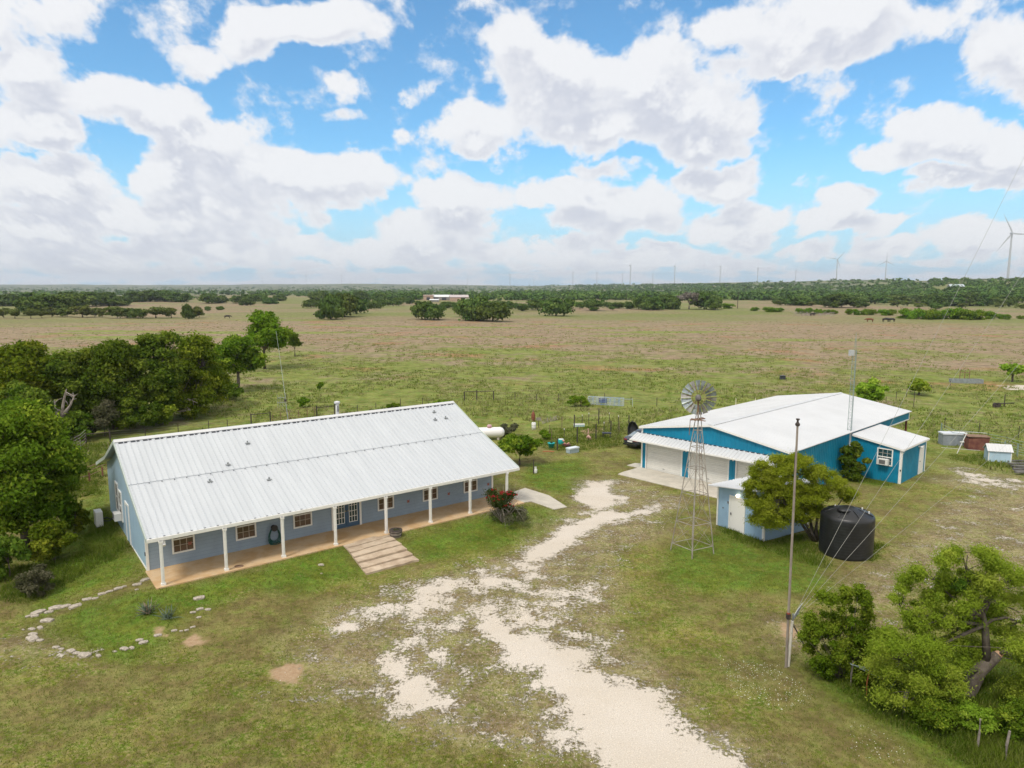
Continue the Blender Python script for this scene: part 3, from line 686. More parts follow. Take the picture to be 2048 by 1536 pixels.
def build_antenna():
    p = house_pt(9.35, 5.62, 6.08)
    t = empty('roof_antenna', p, HRZ, 'thin aerial mast with short cross arms standing on the house ridge', 'antenna')
    m = MB(); m.path([(0, 0, -.1), (-.07, 0, .6), (-.14, .0, 1.7)], [.028, .026, .024], 6)
    m.tube((0, -.0, -.06), (.12, -.2, -.12), .02); m.tube((0, 0, -.06), (-.1, .15, -.15), .02); m.build('mast', GALV, t)
    w_ = MB(); w_.path([(-.14, 0, 1.6), (-.30, 0, 3.4), (-.52, 0, 5.6)], [.016, .012, .008], 5); w_.build('whip', mat('pale_whip', (.45, .5, .46), .5), t)
    for z0, n_, ln in ((1.15, 5, .28), (1.45, 4, .22)):
        e = MB(); e.tube((-.14, 0, z0), (-.62, .0, z0 + .02), .013)
        for k in range(n_): x = -.62 + k * .1; e.tube((x, 0, z0 - ln), (x, 0, z0 + ln), .008, n=5)
        e.build('element', GALV, t)
    e = MB(); e.box(-.2, -.08, -.08, .08, 1.2, 1.34); e.tube((-.02, -.1, .9), (-.02, .1, 1.7), .012); e.build('bracket', DRKSTEEL, t)
build_antenna()

def sheet(name, pts, th, m, label, cat, lift=.03, kind=None):
    vs = [(p[0], p[1], p[2] + lift) for p in pts]; mb = MB(); mb.extrude(vs, (0, 0, -th)); o = mb.build(name, m)
    return tag(o, label, cat if kind is None else None, kind=kind)
sheet('path', [gp(*p) for p in [(1015, 996), (1030, 984), (1050, 977), (1098, 992), (1134, 1015), (1108, 1020), (1062, 1004), (1043, 1006), (1015, 1012)]], .2, CONC, 'pale concrete path leading off the right end of the porch', None, .05, 'structure')

# stone slab steps in front of the doors
def build_steps():
    a = [gp(686, 1092), gp(733, 1151)]; b = [gp(772, 1067), gp(838, 1123)]
    base = (a[0] + b[0]) / 2; t = empty('garden_steps', (base[0], base[1], 0), 0, 'six broad sandstone slab steps rising to the blue front doors', 'steps')
    zt = [max(tz(*(a[0].lerp(a[1], (i + .0) / 6)).xy), tz(*(b[0].lerp(b[1], (i + .0) / 6)).xy)) + .05 for i in range(6)]
    for i in range(6):
        f0, f1 = i / 6, (i + 1) / 6 - .006
        q = [a[0].lerp(a[1], f0), b[0].lerp(b[1], f0), b[0].lerp(b[1], f1), a[0].lerp(a[1], f1)]
        top = []; n = 9
        for k in range(n + 1): top.append(q[0].lerp(q[1], k / n))
        for k in range(n + 1):
            p = q[2].lerp(q[3], k / n); dd = (a[1] - a[0]).normalized(); p = p + dd * random.uniform(-.05, .03); top.append(p)
        m = MB(); m.extrude([(p[0] - base[0], p[1] - base[1], zt[i] + .012 * math.sin(p[0] * 7)) for p in top], (0, 0, -.5 - i * .02)); m.build('step', ROCKSTEP, t)
build_steps()

def build_yard_bits():
    # coiled garden hose on its hanger
    p = house_pt(6.25, -.06, 0); t = empty('garden_hose', (p.x, p.y, HZ + .05), HRZ, 'dark green garden hose coiled on a hanger on the porch wall', 'hose')
    h = MB(); rr = random.Random(3)
    for k in range(7):
        pts = []
        for i in range(25):
            an = 2 * math.pi * i / 24; wd = .20 + .015 * k; hh = .40 + .018 * k
            pts.append((wd * math.sin(an) * (1.15 - .35 * math.cos(an)), -.10 - .05 * math.sin(k * 2.1) - .02 * k * .5, .52 - .02 * k + hh * math.cos(an)))
        h.path(pts, .018, 5)
    h.path([(.12, -.12, .1), (.3, -.3, .02), (.0, -.42, .02), (-.3, -.3, .02), (-.1, -.2, .03), (.2, -.25, .04)], .018, 5)
    h.build('hose', mat('hose_green', (.005, .075, .06), .4), t)
    k = MB(); k.tube((0, .04, .86), (0, -.2, .86), .13, n=14); k.tube((0, -.2, .86), (0, -.22, .86), .18, n=14); k.build('hanger', mat('black_hanger', (.02, .02, .02), .5), t)
    # barrel planter
    g0 = house_pt(12.15, -2.95, 0); z0 = tz(g0.x, g0.y) - .03
    t = empty('barrel_planter', (g0.x, g0.y, z0), 0, 'half barrel wooden planter with a dark rim beside the steps', 'planter')
    b = MB(); b.lathe([(.27, 0), (.31, .12), (.35, .28), (.36, .40), (.33, .40), (.32, .33), (.01, .33)], 20); b.build('barrel', WOOD, t)
    b = MB(); b.lathe([(.315, .10), (.325, .10), (.335, .15), (.32, .15)], 20); b.lathe([(.362, .30), (.37, .30), (.372, .35), (.36, .35)], 20); b.lathe([(.33, .402), (.375, .402), (.375, .425), (.33, .425)], 20); b.build('hoop', DRKSTEEL, t)
    leafy(t, 'dry_plant', [((0, 0, .40), (.28, .28, .10))], 120, .05, LEAF['dull'])
    m = MB(); m.lathe([(.22, 0), (.23, .015), (.19, .03), (.01, .022)], 18); o = m.build('drain_cover', RUSTY); q = house_pt(3.75, -2.2, HZ + .001); o.location = q; o.scale = (1, .75, 1)
    tag(o, 'round rusty iron cover lying on the porch slab between two posts', 'drain cover')
    # little wall ornaments under the porch roof
    for (px, py, c) in [(816, 1002, 'reddish butterfly ornament between the third and fourth window'), (897, 987, 'reddish ornament on the wall between the two right windows'), (976, 968, 'small red ornament on the wall beside the right corner'), (379, 1085, 'red hanging ornament on the right edge of the leftmost porch window')]:
        q = onplane(px, py, HO, HA); o = MB()
        o.extrude([(0, 0, -.06), (.02, 0, -.1), (.09, 0, -.07), (.06, 0, 0), (.1, 0, .08), (.03, 0, .07), (0, 0, .03), (-.03, 0, .07), (-.1, 0, .08), (-.06, 0, 0), (-.09, 0, -.07), (-.02, 0, -.1)], (0, -.02, 0))
        w_ = o.build('wall_ornament', mat('ornament_red', (.30, .10, .07), .6)); w_.location = house_pt((q - Vector((*HO, 0))).dot(Vector((*HA, 0))), -.075 if px == 379 else -.02, q.z); w_.rotation_euler = (0, 0, HRZ); tag(w_, c, 'ornament', 'wall ornaments under the porch')
    # condenser by the gable
    q = house_pt(-.95, 8.75, 0); z0 = tz(q.x, q.y); t = empty('condenser_unit', (q.x, q.y, z0), HRZ, 'white outdoor heat pump condenser standing in grass by the gable wall', 'condenser')
    b = MB(); b.box(-.18, .18, -.42, .42, .08, .92); b.build('casing', APPL, t)
    b = MB(); b.lathe([(.01, 0), (.26, 0), (.26, .012), (.01, .012)], 18); o = b.build('fan_grille', GREYP, t); o.rotation_euler = (0, math.pi / 2, 0); o.location = (.181, .08, .5)
    b = MB(); b.box(-.2, .2, -.35, -.25, 0, .08); b.box(-.2, .2, .25, .35, 0, .08); b.build('foot', GREYP, t)
    b = MB(); b.path([(.19, -.2, .45), (.4, -.25, .5), (.6, -.2, .35), (.93, -.15, .6)], .035, 6); b.path([(.19, -.28, .35), (.5, -.35, .3), (.93, -.22, .55)], .03, 6); b.build('refrigerant_line', mat('black_tubing', (.02, .02, .02), .6), t)

# ------------------------------------------------------------------ the teal workshop
def build_workshop():
    T0 = empty('workshop', (WO[0], WO[1], 0), -WAZ, 'teal metal workshop with white garage doors and a white gable roof', 'workshop')
    W, H_, PK, LEN = 12.2, 3.36, 4.32, 23.0
    def ribs(mb, p0, p1, z0f, z1f, n, sp=.3):
        p0, p1 = Vector(p0), Vector(p1); L = (p1 - p0).length; k = int(L / sp)
        for i in range(1, k + 1):
            q = p0.lerp(p1, i * sp / L); f = i * sp / L
            if f > .99: break
            z0, z1 = (z0f(f) if callable(z0f) else z0f), (z1f(f) if callable(z1f) else z1f)
            rib_line(mb, (q.x, q.y, z0), (q.x, q.y, z1), n, .05, .022)
    gab = lambda f: H_ + (PK - H_) * (1 - abs(f * 2 - 1)) - .03
    fw = MB()
    fw.extrude([(0, 0, 2.42), (W, 0, 2.42), (W, 0, H_), (W / 2, 0, PK), (0, 0, H_)], (0, .1, 0))
    for x0, x1 in ((0, .42), (3.76, 4.38), (7.66, 8.22), (11.52, W)): fw.box(x0, x1, 0, .1, 0, 2.42)
    ribs(fw, (0, 0, 0), (W, 0, 0), 2.92, gab, (0, -1, 0)); 
    for x in (.2, 4.07, 7.94, 11.85): rib_line(fw, (x, 0, .05), (x, 0, 2.4), (0, -1, 0), .05, .022)
    fw.build('front_wall', TEAL, T0)
    sw = MB(); sw.box(W - .1, W, .1, 15.6, 0, H_ - .02); ribs(sw, (W, 0, 0), (W, 9.9, 0), .03, H_ - .06, (1, 0, 0)); sw.box(W - .1, W, 15.6, LEN - .1, 2.68, H_ - .02); ribs(sw, (W, 15.6, 0), (W, LEN, 0), 2.70, H_ - .06, (1, 0, 0)); sw.build('side_wall', TEAL, T0)
    bw = MB(); bw.box(0, .1, .1, LEN, 0, H_ - .02); bw.extrude([(.1, LEN - .1, 0), (W * .62, LEN - .1, 0), (W * .62, LEN - .1, 3.9), (W / 2, LEN - .1, PK - .05), (.1, LEN - .1, H_ - .02)], (0, .1, 0)); bw.extrude([(.1, 15.6, 0), (W - .1, 15.6, 0), (W - .1, 15.6, H_ - .03), (W / 2, 15.6, PK - .06), (.1, 15.6, H_ - .03)], (0, .1, 0)); bw.build('rear_wall', TEAL, T0)
    r = MB(); ov = .18
    zz = lambda x: H_ + (PK - H_) * (1 - abs(x - W / 2) / (W / 2)) + .05
    roof_panel(r, (W + ov, -ov, zz(W + ov)), (W + ov, LEN + .1, zz(W + ov)), (W / 2, LEN + .1, PK + .05), (W / 2, -ov, PK + .05), .05, .3, .04, .018)
    roof_panel(r, (-ov, LEN + .1, zz(-ov)), (-ov, -ov, zz(-ov)), (W / 2 - .01, -ov, PK + .05), (W / 2 - .01, LEN + .1, PK + .05), .05, .3, .04, .018)
    ro = r.build('roof', ROOFW, T0)
    rc = MB(); rc.extrude([(W / 2 - .2, -ov, PK + .045), (W / 2, -ov, PK + .095), (W / 2 + .2, -ov, PK + .045), (W / 2 + .2, -ov, PK + .03), (W / 2, -ov, PK + .08), (W / 2 - .2, -ov, PK + .03)], (0, LEN + .28, 0)); rc.build('ridge_cap', ROOFW, ro)
    d_ = MB()
    for i in range(76): y = .05 + i * .3; d_.box(W / 2 + .205, W / 2 + .235, y, y + .17, PK + .018, PK + .036)
    absorb(ro, d_, DARK)
    t = MB()
    t.extrude([(-ov, -ov - .03, zz(-ov) - .02), (W / 2, -ov - .03, PK + .05), (W + ov, -ov - .03, zz(W + ov) - .02), (W + ov, -ov - .03, zz(W + ov) - .17), (W / 2, -ov - .03, PK - .09), (-ov, -ov - .03, zz(-ov) - .17)], (0, .028, 0))
    t.box(-.03, .10, -.03, -.003, 0, H_ - .05); t.box(W - .1, W + .03, -.03, -.003, 0, H_ - .05); t.box(W + .003, W + .03, -.003, .1, 0, H_ - .05); t.box(-.03, -.003, 0, .1, 0, H_)
    t.box(W + .003, W + .035, 15.6, LEN, 2.60, 2.70); t.box(W + .003, W + .03, LEN - .1, LEN + .02, 2.7, H_)
    t.box(W + .003, W + .10, 9.72, 9.86, .05, H_ - .05)
    for x in (.42, 3.72, 4.38, 7.62, 8.22, 11.48): t.box(x - .03, x + .07, -.025, -.002, 0, 2.44)
    t.build_each('trim', TRIM, T0)
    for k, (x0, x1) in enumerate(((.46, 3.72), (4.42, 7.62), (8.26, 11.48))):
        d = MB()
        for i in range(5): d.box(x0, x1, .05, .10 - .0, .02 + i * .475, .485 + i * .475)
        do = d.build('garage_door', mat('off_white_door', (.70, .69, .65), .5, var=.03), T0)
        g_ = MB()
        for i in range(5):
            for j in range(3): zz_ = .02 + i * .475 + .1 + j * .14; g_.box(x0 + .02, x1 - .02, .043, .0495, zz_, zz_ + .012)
        g_.build('groove_shade', mat('door_shadow_line', (.52, .505, .465), .6), do)  # thin raised strips in a darker tone, painted as the shade of panel grooves
        MB().box((x0 + x1) / 2 - .08, (x0 + x1) / 2 + .08, .02, .049, .25, .29).build('handle', GREYP, do)
    # pent roof over the doors
    a = MB(); roof_panel(a, (-.4, -1.05, 2.45), (W - .15, -1.05, 2.45), (W - .15, -.01, 2.88), (-.4, -.01, 2.88), .04, .3, .06, .035)
    ao = a.build('awning', ROOFW, T0); d_ = MB()
    for i in range(29): x = -.3 + i * .42; d_.box(x, x + .26, -.10, -.04, 2.84, 2.905)
    absorb(ao, d_, DARK)
    MB().box(-.4, W - .15, -1.10, -1.052, 2.36, 2.47).build('awning_fascia', TRIM, ao)
    for x in (4.07, 7.94):
        l = MB(); l.box(x - .07, x + .07, -.05, -.022, 2.08, 2.2); l.tube((x - .03, -.05, 2.14), (x - .14, -.2, 2.08), .03, .06, 8); l.tube((x + .03, -.05, 2.14), (x + .14, -.2, 2.08), .03, .06, 8); l.build('security_lamp', APPL, T0)
    # lean-to
    X0, X1, Y0, Y1 = W, 15.92, 9.9, 15.3
    lw = MB(); lw.extrude([(X0 + .002, Y0, 0), (X1, Y0, 0), (X1, Y0, 2.62), (X0 + .002, Y0, 3.20)], (0, .1, 0))
    ribs(lw, (X0, Y0, 0), (X1, Y0, 0), .03, lambda f: 3.17 - .58 * f, (0, -1, 0))
    lw.box(X1 - .1, X1, Y0 + .1, Y1, 0, 2.62); ribs(lw, (X1, Y0, 0), (X1, 13.7, 0), .03, 2.6, (1, 0, 0)); lw.extrude([(X0 + .002, Y1 - .1, 0), (X1 - .1, Y1 - .1, 0), (X1 - .1, Y1 - .1, 2.62), (X0 + .002, Y1 - .1, 3.20)], (0, .1, 0))
    lw.build('lean_to_wall', TEAL, T0)
    lr = MB(); roof_panel(lr, (X1 + .15, Y0 - .15, 2.63), (X1 + .15, Y1 + .2, 2.63), (X0 + .19, Y1 + .2, 3.24), (X0 + .19, Y0 - .15, 3.24), .05, .3, .04, .018); lr.build('lean_to_roof', ROOFW, T0)
    t = MB(); t.box(X1 - .14, X1 + .03, Y0 - .03, Y0 - .003, 0, 2.6); t.box(X1 + .003, X1 + .03, Y0 - .003, Y0 + .12, 0, 2.6); t.box(X1 + .003, X1 + .03, Y1 - .12, Y1 + .01, 0, 2.6)
    t.extrude([(X0 + .2, Y0 - .17, 3.22), (X1 + .17, Y0 - .17, 2.61), (X1 + .17, Y0 - .17, 2.48), (X0 + .2, Y0 - .17, 3.09)], (0, .018, 0)); t.box(X1 + .152, X1 + .17, Y0 - .15, Y1 + .2, 2.5, 2.62)
    t.build_each('lean_to_trim', TRIM, T0)
    q = onplane(1769, 927, (WO[0] + WA[0] * Y0, WO[1] + WA[1] * Y0), WF); xx = (q - Vector((*WO, 0))).dot(Vector((*WF, 0)))
    window_part(T0, (xx, Y0, q.z - .05), 'x', .95, 1.12, 3, 4, GLASSD, ac=True, label='white window with an air conditioner in its lower half')
    d = MB(); d.box(X1 + .003, X1 + .05, 13.75, 14.75, .02, 2.2); do = d.build('door', TRIM, T0); MB().tube((X1 + .05, 13.85, 1.05), (X1 + .1, 13.85, 1.05), .03, n=8).build('handle', GREYP, do)
    l = MB(); l.box(X1 + .003, X1 + .05, 13.45, 13.6, 2.2, 2.32); l.tube((X1 + .05, 13.5, 2.26), (X1 + .28, 13.45, 2.2), .03, .06, 8); l.tube((X1 + .05, 13.6, 2.26), (X1 + .25, 13.75, 2.2), .03, .06, 8); l.build('security_lamp', APPL, T0)
    MB().box(X1 - .06, X1 + .02, Y0 - .06, Y0 - .031, .95, 1.08).build('junction_box', DARK, T0)
    p = MB(); p.box(-.07, .07, -.07, .07, 0, 2.66); o = p.build('bay_post', mat('rust_red_primer', (.16, .05, .03), .7, var=.3), T0); o.location = (W - .1, LEN - .3, 0)
    return T0
workshop = build_workshop()
def shop_pt(f, a, z=0): return Vector((WO[0] + WF[0] * f + WA[0] * a, WO[1] + WF[1] * f + WA[1] * a, z))
o = MB(); o.prism([(.05, -3.05), (12.6, -3.05), (12.6, -.032), (-.1, -.032), (-.1, -2.3)], -.1, .045); o.prism([(-1.2, -.3), (-.035, -.3), (-.035, 1.2), (-1.2, .8)], -.1, .035)
o = o.build('concrete_apron', CONC); o.location = (WO[0], WO[1], 0); o.rotation_euler = (0, 0, -WAZ); tag(o, 'pale concrete apron in front of the garage doors', kind='structure')

# ------------------------------------------------------------------ pump shed, tank, windmill, poles
def build_shed():
    C = gp(1526.4, 1082.9); rot = R(31.5)
    T0 = empty('pump_shed', (C.x, C.y, tz(C.x, C.y) - .02), rot, 'small light blue shed with a white door and a lit wall lamp', 'shed')
    W, Dp, H_ = 3.95, 3.45, 2.5
    m = MB(); m.extrude([(.003, .003, 0), (W, .003, 0), (W, .003, H_ - .02), (.003, .003, H_ - .12)], (0, Dp, 0)); m.extrude([(.003, .003, H_ - .13), (.003, Dp, H_ - .13), (.003, .003, H_ + .42)], (W - .003, 0, 0)); m.build('wall', mat('pale_blue_boards', (.28, .45, .60), fn=vpattern(1, .3, .35, (.29, .44, .60), (.18, .28, .40), sharp=.03)), T0)
    t = MB(); t.box(-.03, .09, -.03, .0, 0, H_ - .1); t.box(-.03, 0, 0, .09, 0, H_ - .1); t.box(-.03, 0, Dp - .09, Dp + .01, 0, H_ - .1); t.box(W - .09, W + .03, -.03, 0, 0, H_ - .1)
    t.build_each('corner_board', TRIM, T0)
    r = MB(); roof_panel(r, (W + .25, Dp + .3, H_ - .0), (-.55, Dp + .3, H_ - .0), (-.55, -.35, H_ + .56), (W + .25, -.35, H_ + .56), .05, .3, .05, .025)
    r.box(-.55, W + .25, -.372, -.352, H_ + .44, H_ + .565); r.build('roof', ROOFW, T0)
    d = MB(); d.box(-.05, -.004, 1.42, 2.42, .06, 2.02); do = d.build('door', mat('white_door', (.74, .73, .71), .5), T0)
    MB().box(-.09, -.051, 2.3, 2.36, .95, 1.08).build('handle', DARK, do)
    f = MB(); f.box(-.06, -.002, 1.33, 1.415, 0, 2.10); f.box(-.06, -.002, 2.425, 2.51, 0, 2.10); f.box(-.06, -.002, 1.33, 2.51, 2.025, 2.11); f.build('door_frame', TRIM, T0)
    l = MB(); l.lathe([(.01, -.09), (.07, -.06), (.095, 0), (.07, .06), (.01, .09)], 12, c=(-.12, 1.85, 2.23)); l.build('wall_lamp', mat('lit_lamp', (1, .85, .6), emit=((1, .80, .55), 5.)), T0)
    b = MB(); b.tube((0, 1.85, 2.2), (-.08, 1.85, 2.2), .03, n=8); b.box(-.04, -.002, 2.58, 2.66, 1.55, 1.68); b.box(-.02, -.002, 2.95, 3.03, 1.15, 1.22); b.build_each('wall_box', GREYP, T0)
build_shed()

def build_tank():
    c = (18.17, 36.98); z0 = tz(*c)
    T0 = empty('water_tank', (c[0], c[1], z0), 0, 'round black polyethylene water tank standing beside the shed tree', 'water tank')
    m = MB(); prof = [(1.38, 0), (1.40, .04)]
    for i in range(12): z = .1 + i * .14; prof += [(1.402, z), (1.402, z + .09), (1.398, z + .105), (1.398, z + .12)]
    prof += [(1.40, 1.80), (1.38, 1.90), (1.30, 1.98), (.5, 2.24), (.2, 2.28), (.01, 2.285)]
    m.lathe(prof, 56); o = m.build('shell', BLACKP, T0, True)
    l = MB(); l.lathe([(.30, 0), (.30, .10), (.34, .11), (.34, .15), (.27, .19), (.01, .20)], 28); q = l.build('lid', BLACKP, T0, True); q.location = (-.42, -.35, 2.10)
    T0.scale = (.965, .965, 1.12)
    for k in range(7):
        an = 2 * math.pi * k / 7 + .3; r_ = MB(); r_.path([(.5 * math.cos(an), .5 * math.sin(an), 2.22), (.9 * math.cos(an), .9 * math.sin(an), 2.13), (1.28 * math.cos(an), 1.28 * math.sin(an), 1.99)], .035, 6); r_.build('stiffening_rib', BLACKP, T0, True)
    f = MB()
    for an, rr in ((.2, .9), (-.5, 1.05), (2.1, .8)): f.tube((rr * math.cos(an), rr * math.sin(an), 2.08), (rr * math.cos(an), rr * math.sin(an), 2.2), .04, n=8)
    f.build_each('fitting', APPL, T0)
build_tank()

def build_windmill():
    B = [gp(1341, 1101), gp(1384, 1118.5), gp(1427.5, 1108)]; B.append(B[0] + B[2] - B[1]); c = sum(B, Vector()) / 4
    T0 = empty('windmill', (c.x, c.y, tz(c.x, c.y)), 0, 'old farm windmill on a tapering four-legged steel tower', 'windmill')
    ft = [b - c for b in B]; ft = [Vector((v.x, v.y, 0)) for v in ft]
    hub_px = 1398.5; r = px_dir(hub_px, 796); tx = r[0] * c.y / r[1] - c.x; HZh = CAM_H + r[2] * c.y / r[1] - T0.location.z
    top = HZh - .75; tl = lambda k, z: ft[k] * (1 - (z / top)) + ft[k].normalized() * .09 * (z / top) + Vector((tx * z / HZh, 0, z))
    OLD = mat('weathered_windmill_steel', (.235, .20, .165), .7, c2=(.36, .34, .31), vscale=2.5)
    OLDR = mat('rust_brown_windmill_steel', (.17, .09, .06), .75, c2=(.25, .16, .11), vscale=2.5)
    for k in range(4): MB().tube(tl(k, 0), tl(k, top), .032 if k != 1 else .04, .026, 6).build('leg', OLD, T0)
    lv = [.45, 1.75, 3.35, 4.75, 5.9, 6.8]
    g = MB()
    for i, z in enumerate(lv):
        for k in range(4): g.tube(tl(k, z), tl((k + 1) % 4, z), .019, n=5)
    g.build('girt', OLD, T0)
    g = MB()
    for i in range(len(lv) - 1):
        for k in range(4):
            g.tube(tl(k, lv[i]), tl((k + 1) % 4, lv[i + 1]), .009, n=4); g.tube(tl((k + 1) % 4, lv[i]), tl(k, lv[i + 1]), .009, n=4)
    g.build('cross_brace', OLD, T0)
    g = MB(); a, b = tl(1, 2.6), tl(2, 2.6)
    for s in (.35, .62): g.tube(tl(2, 2.2).lerp(tl(3, 2.2), s), tl(2, 7.0).lerp(tl(3, 7.0), s), .012, n=4)
    for i in range(16): z = 2.3 + i * .29; g.tube(tl(2, z).lerp(tl(3, z), .35), tl(2, z).lerp(tl(3, z), .62), .010, n=4)
    g.build('ladder', OLDR, T0)
    pz = vert(838, c) - T0.location.z; cc = Vector((tx * pz / HZh, 0, pz))
    g = MB(); M_ = Matrix.Translation(cc) @ Matrix.Rotation(R(38), 4, 'Z')
    g.box(-.42, .42, -.14, -.02, -.03, .02, M=M_); g.box(-.5, .5, .03, .14, -.03, .02, M=M_); g.box(-.06, .06, -.45, .45, -.06, -.031, M=M_); g.build('platform', OLDR, T0)
    g = MB(); q = cc + Vector((-.45, -.1, 0)); g.tube(q, q + Vector((-.03, 0, -.85)), .02, n=5); g.build('furl_lever', OLDR, T0)
    # head, gearbox toward the camera side, wheel facing away
    hc = Vector((tx, 0, HZh)); hd = Vector((.10, 1, .0)).normalized()
    g = MB(); g.tube(Vector((tx * top / HZh, 0, top - .5)), hc + Vector((-.08, -.1, -.1)), .045, .05, 8); g.build('mast_pipe', OLDR, T0)
    g = MB(); g.tube(hc - hd * .40 + Vector((-.08, 0, 0)), hc + hd * .12, .10, .075, 10); g.lathe([(.13, -.12), (.16, -.02), (.15, .10), (.08, .19), (.01, .21)], 12, c=tuple(hc + Vector((-.12, -.25, .02)))); g.build('gearbox', mat('grey_gearbox', (.12, .11, .11), .6, var=.4, vscale=6), T0, True)
    wh = bpy.data.objects.new('wheel', None); 
    w0 = MB(); wc = hc + hd * .18; q = hd.to_track_quat('Z', 'Y')
    for rr_ in (.34, .62):
        pts = [wc + q @ Vector((rr_ * math.cos(t), rr_ * math.sin(t), 0)) for t in np.linspace(0, 2 * math.pi, 37)]; w0.path(pts, .011, 4)
    for k in range(6): t = k * math.pi / 3 + .2; w0.tube(wc, wc + q @ Vector((.66 * math.cos(t), .66 * math.sin(t), 0)), .012, n=4)
    wo = w0.build('wheel', OLDR, T0)
    BL = [mat('galvanised_blade', (.30, .34, .36), .5, var=.25, vscale=4, metal=.4), mat('weathered_blade', (.36, .35, .33), .6, var=.25, vscale=3, metal=.3)]
    for k in range(18):
        t = 2 * math.pi * k / 18 + .09; e = Vector((math.cos(t), math.sin(t), 0)); s = Vector((-math.sin(t), math.cos(t), 0)); n_ = Vector((0, 0, 1)); b = MB()
        vs = []
        for rr_, wd in ((.40, .055), (.62, .085), (.93, .135)):
            for u, lift in ((-1, -.045), (-.5, -.012), (.5, .02), (1, .035)): vs.append(e * rr_ + s * wd * u + n_ * (lift * 1.3))
        vs2 = [v + n_ * .004 for v in vs]; V_ = [wc + q @ v for v in vs + vs2]; fs = []
        for i in range(2):
            for j in range(3): a = i * 4 + j; fs += [(a, a + 1, a + 5, a + 4), (a + 16, a + 12 + 4, a + 17, a + 13)] if False else [(a, a + 1, a + 5, a + 4), (12 + a, 12 + a + 4, 12 + a + 5, 12 + a + 1)]
        b.add(V_, fs); b.build('blade', BL[k % 3 == 0], wo, False)
build_windmill()

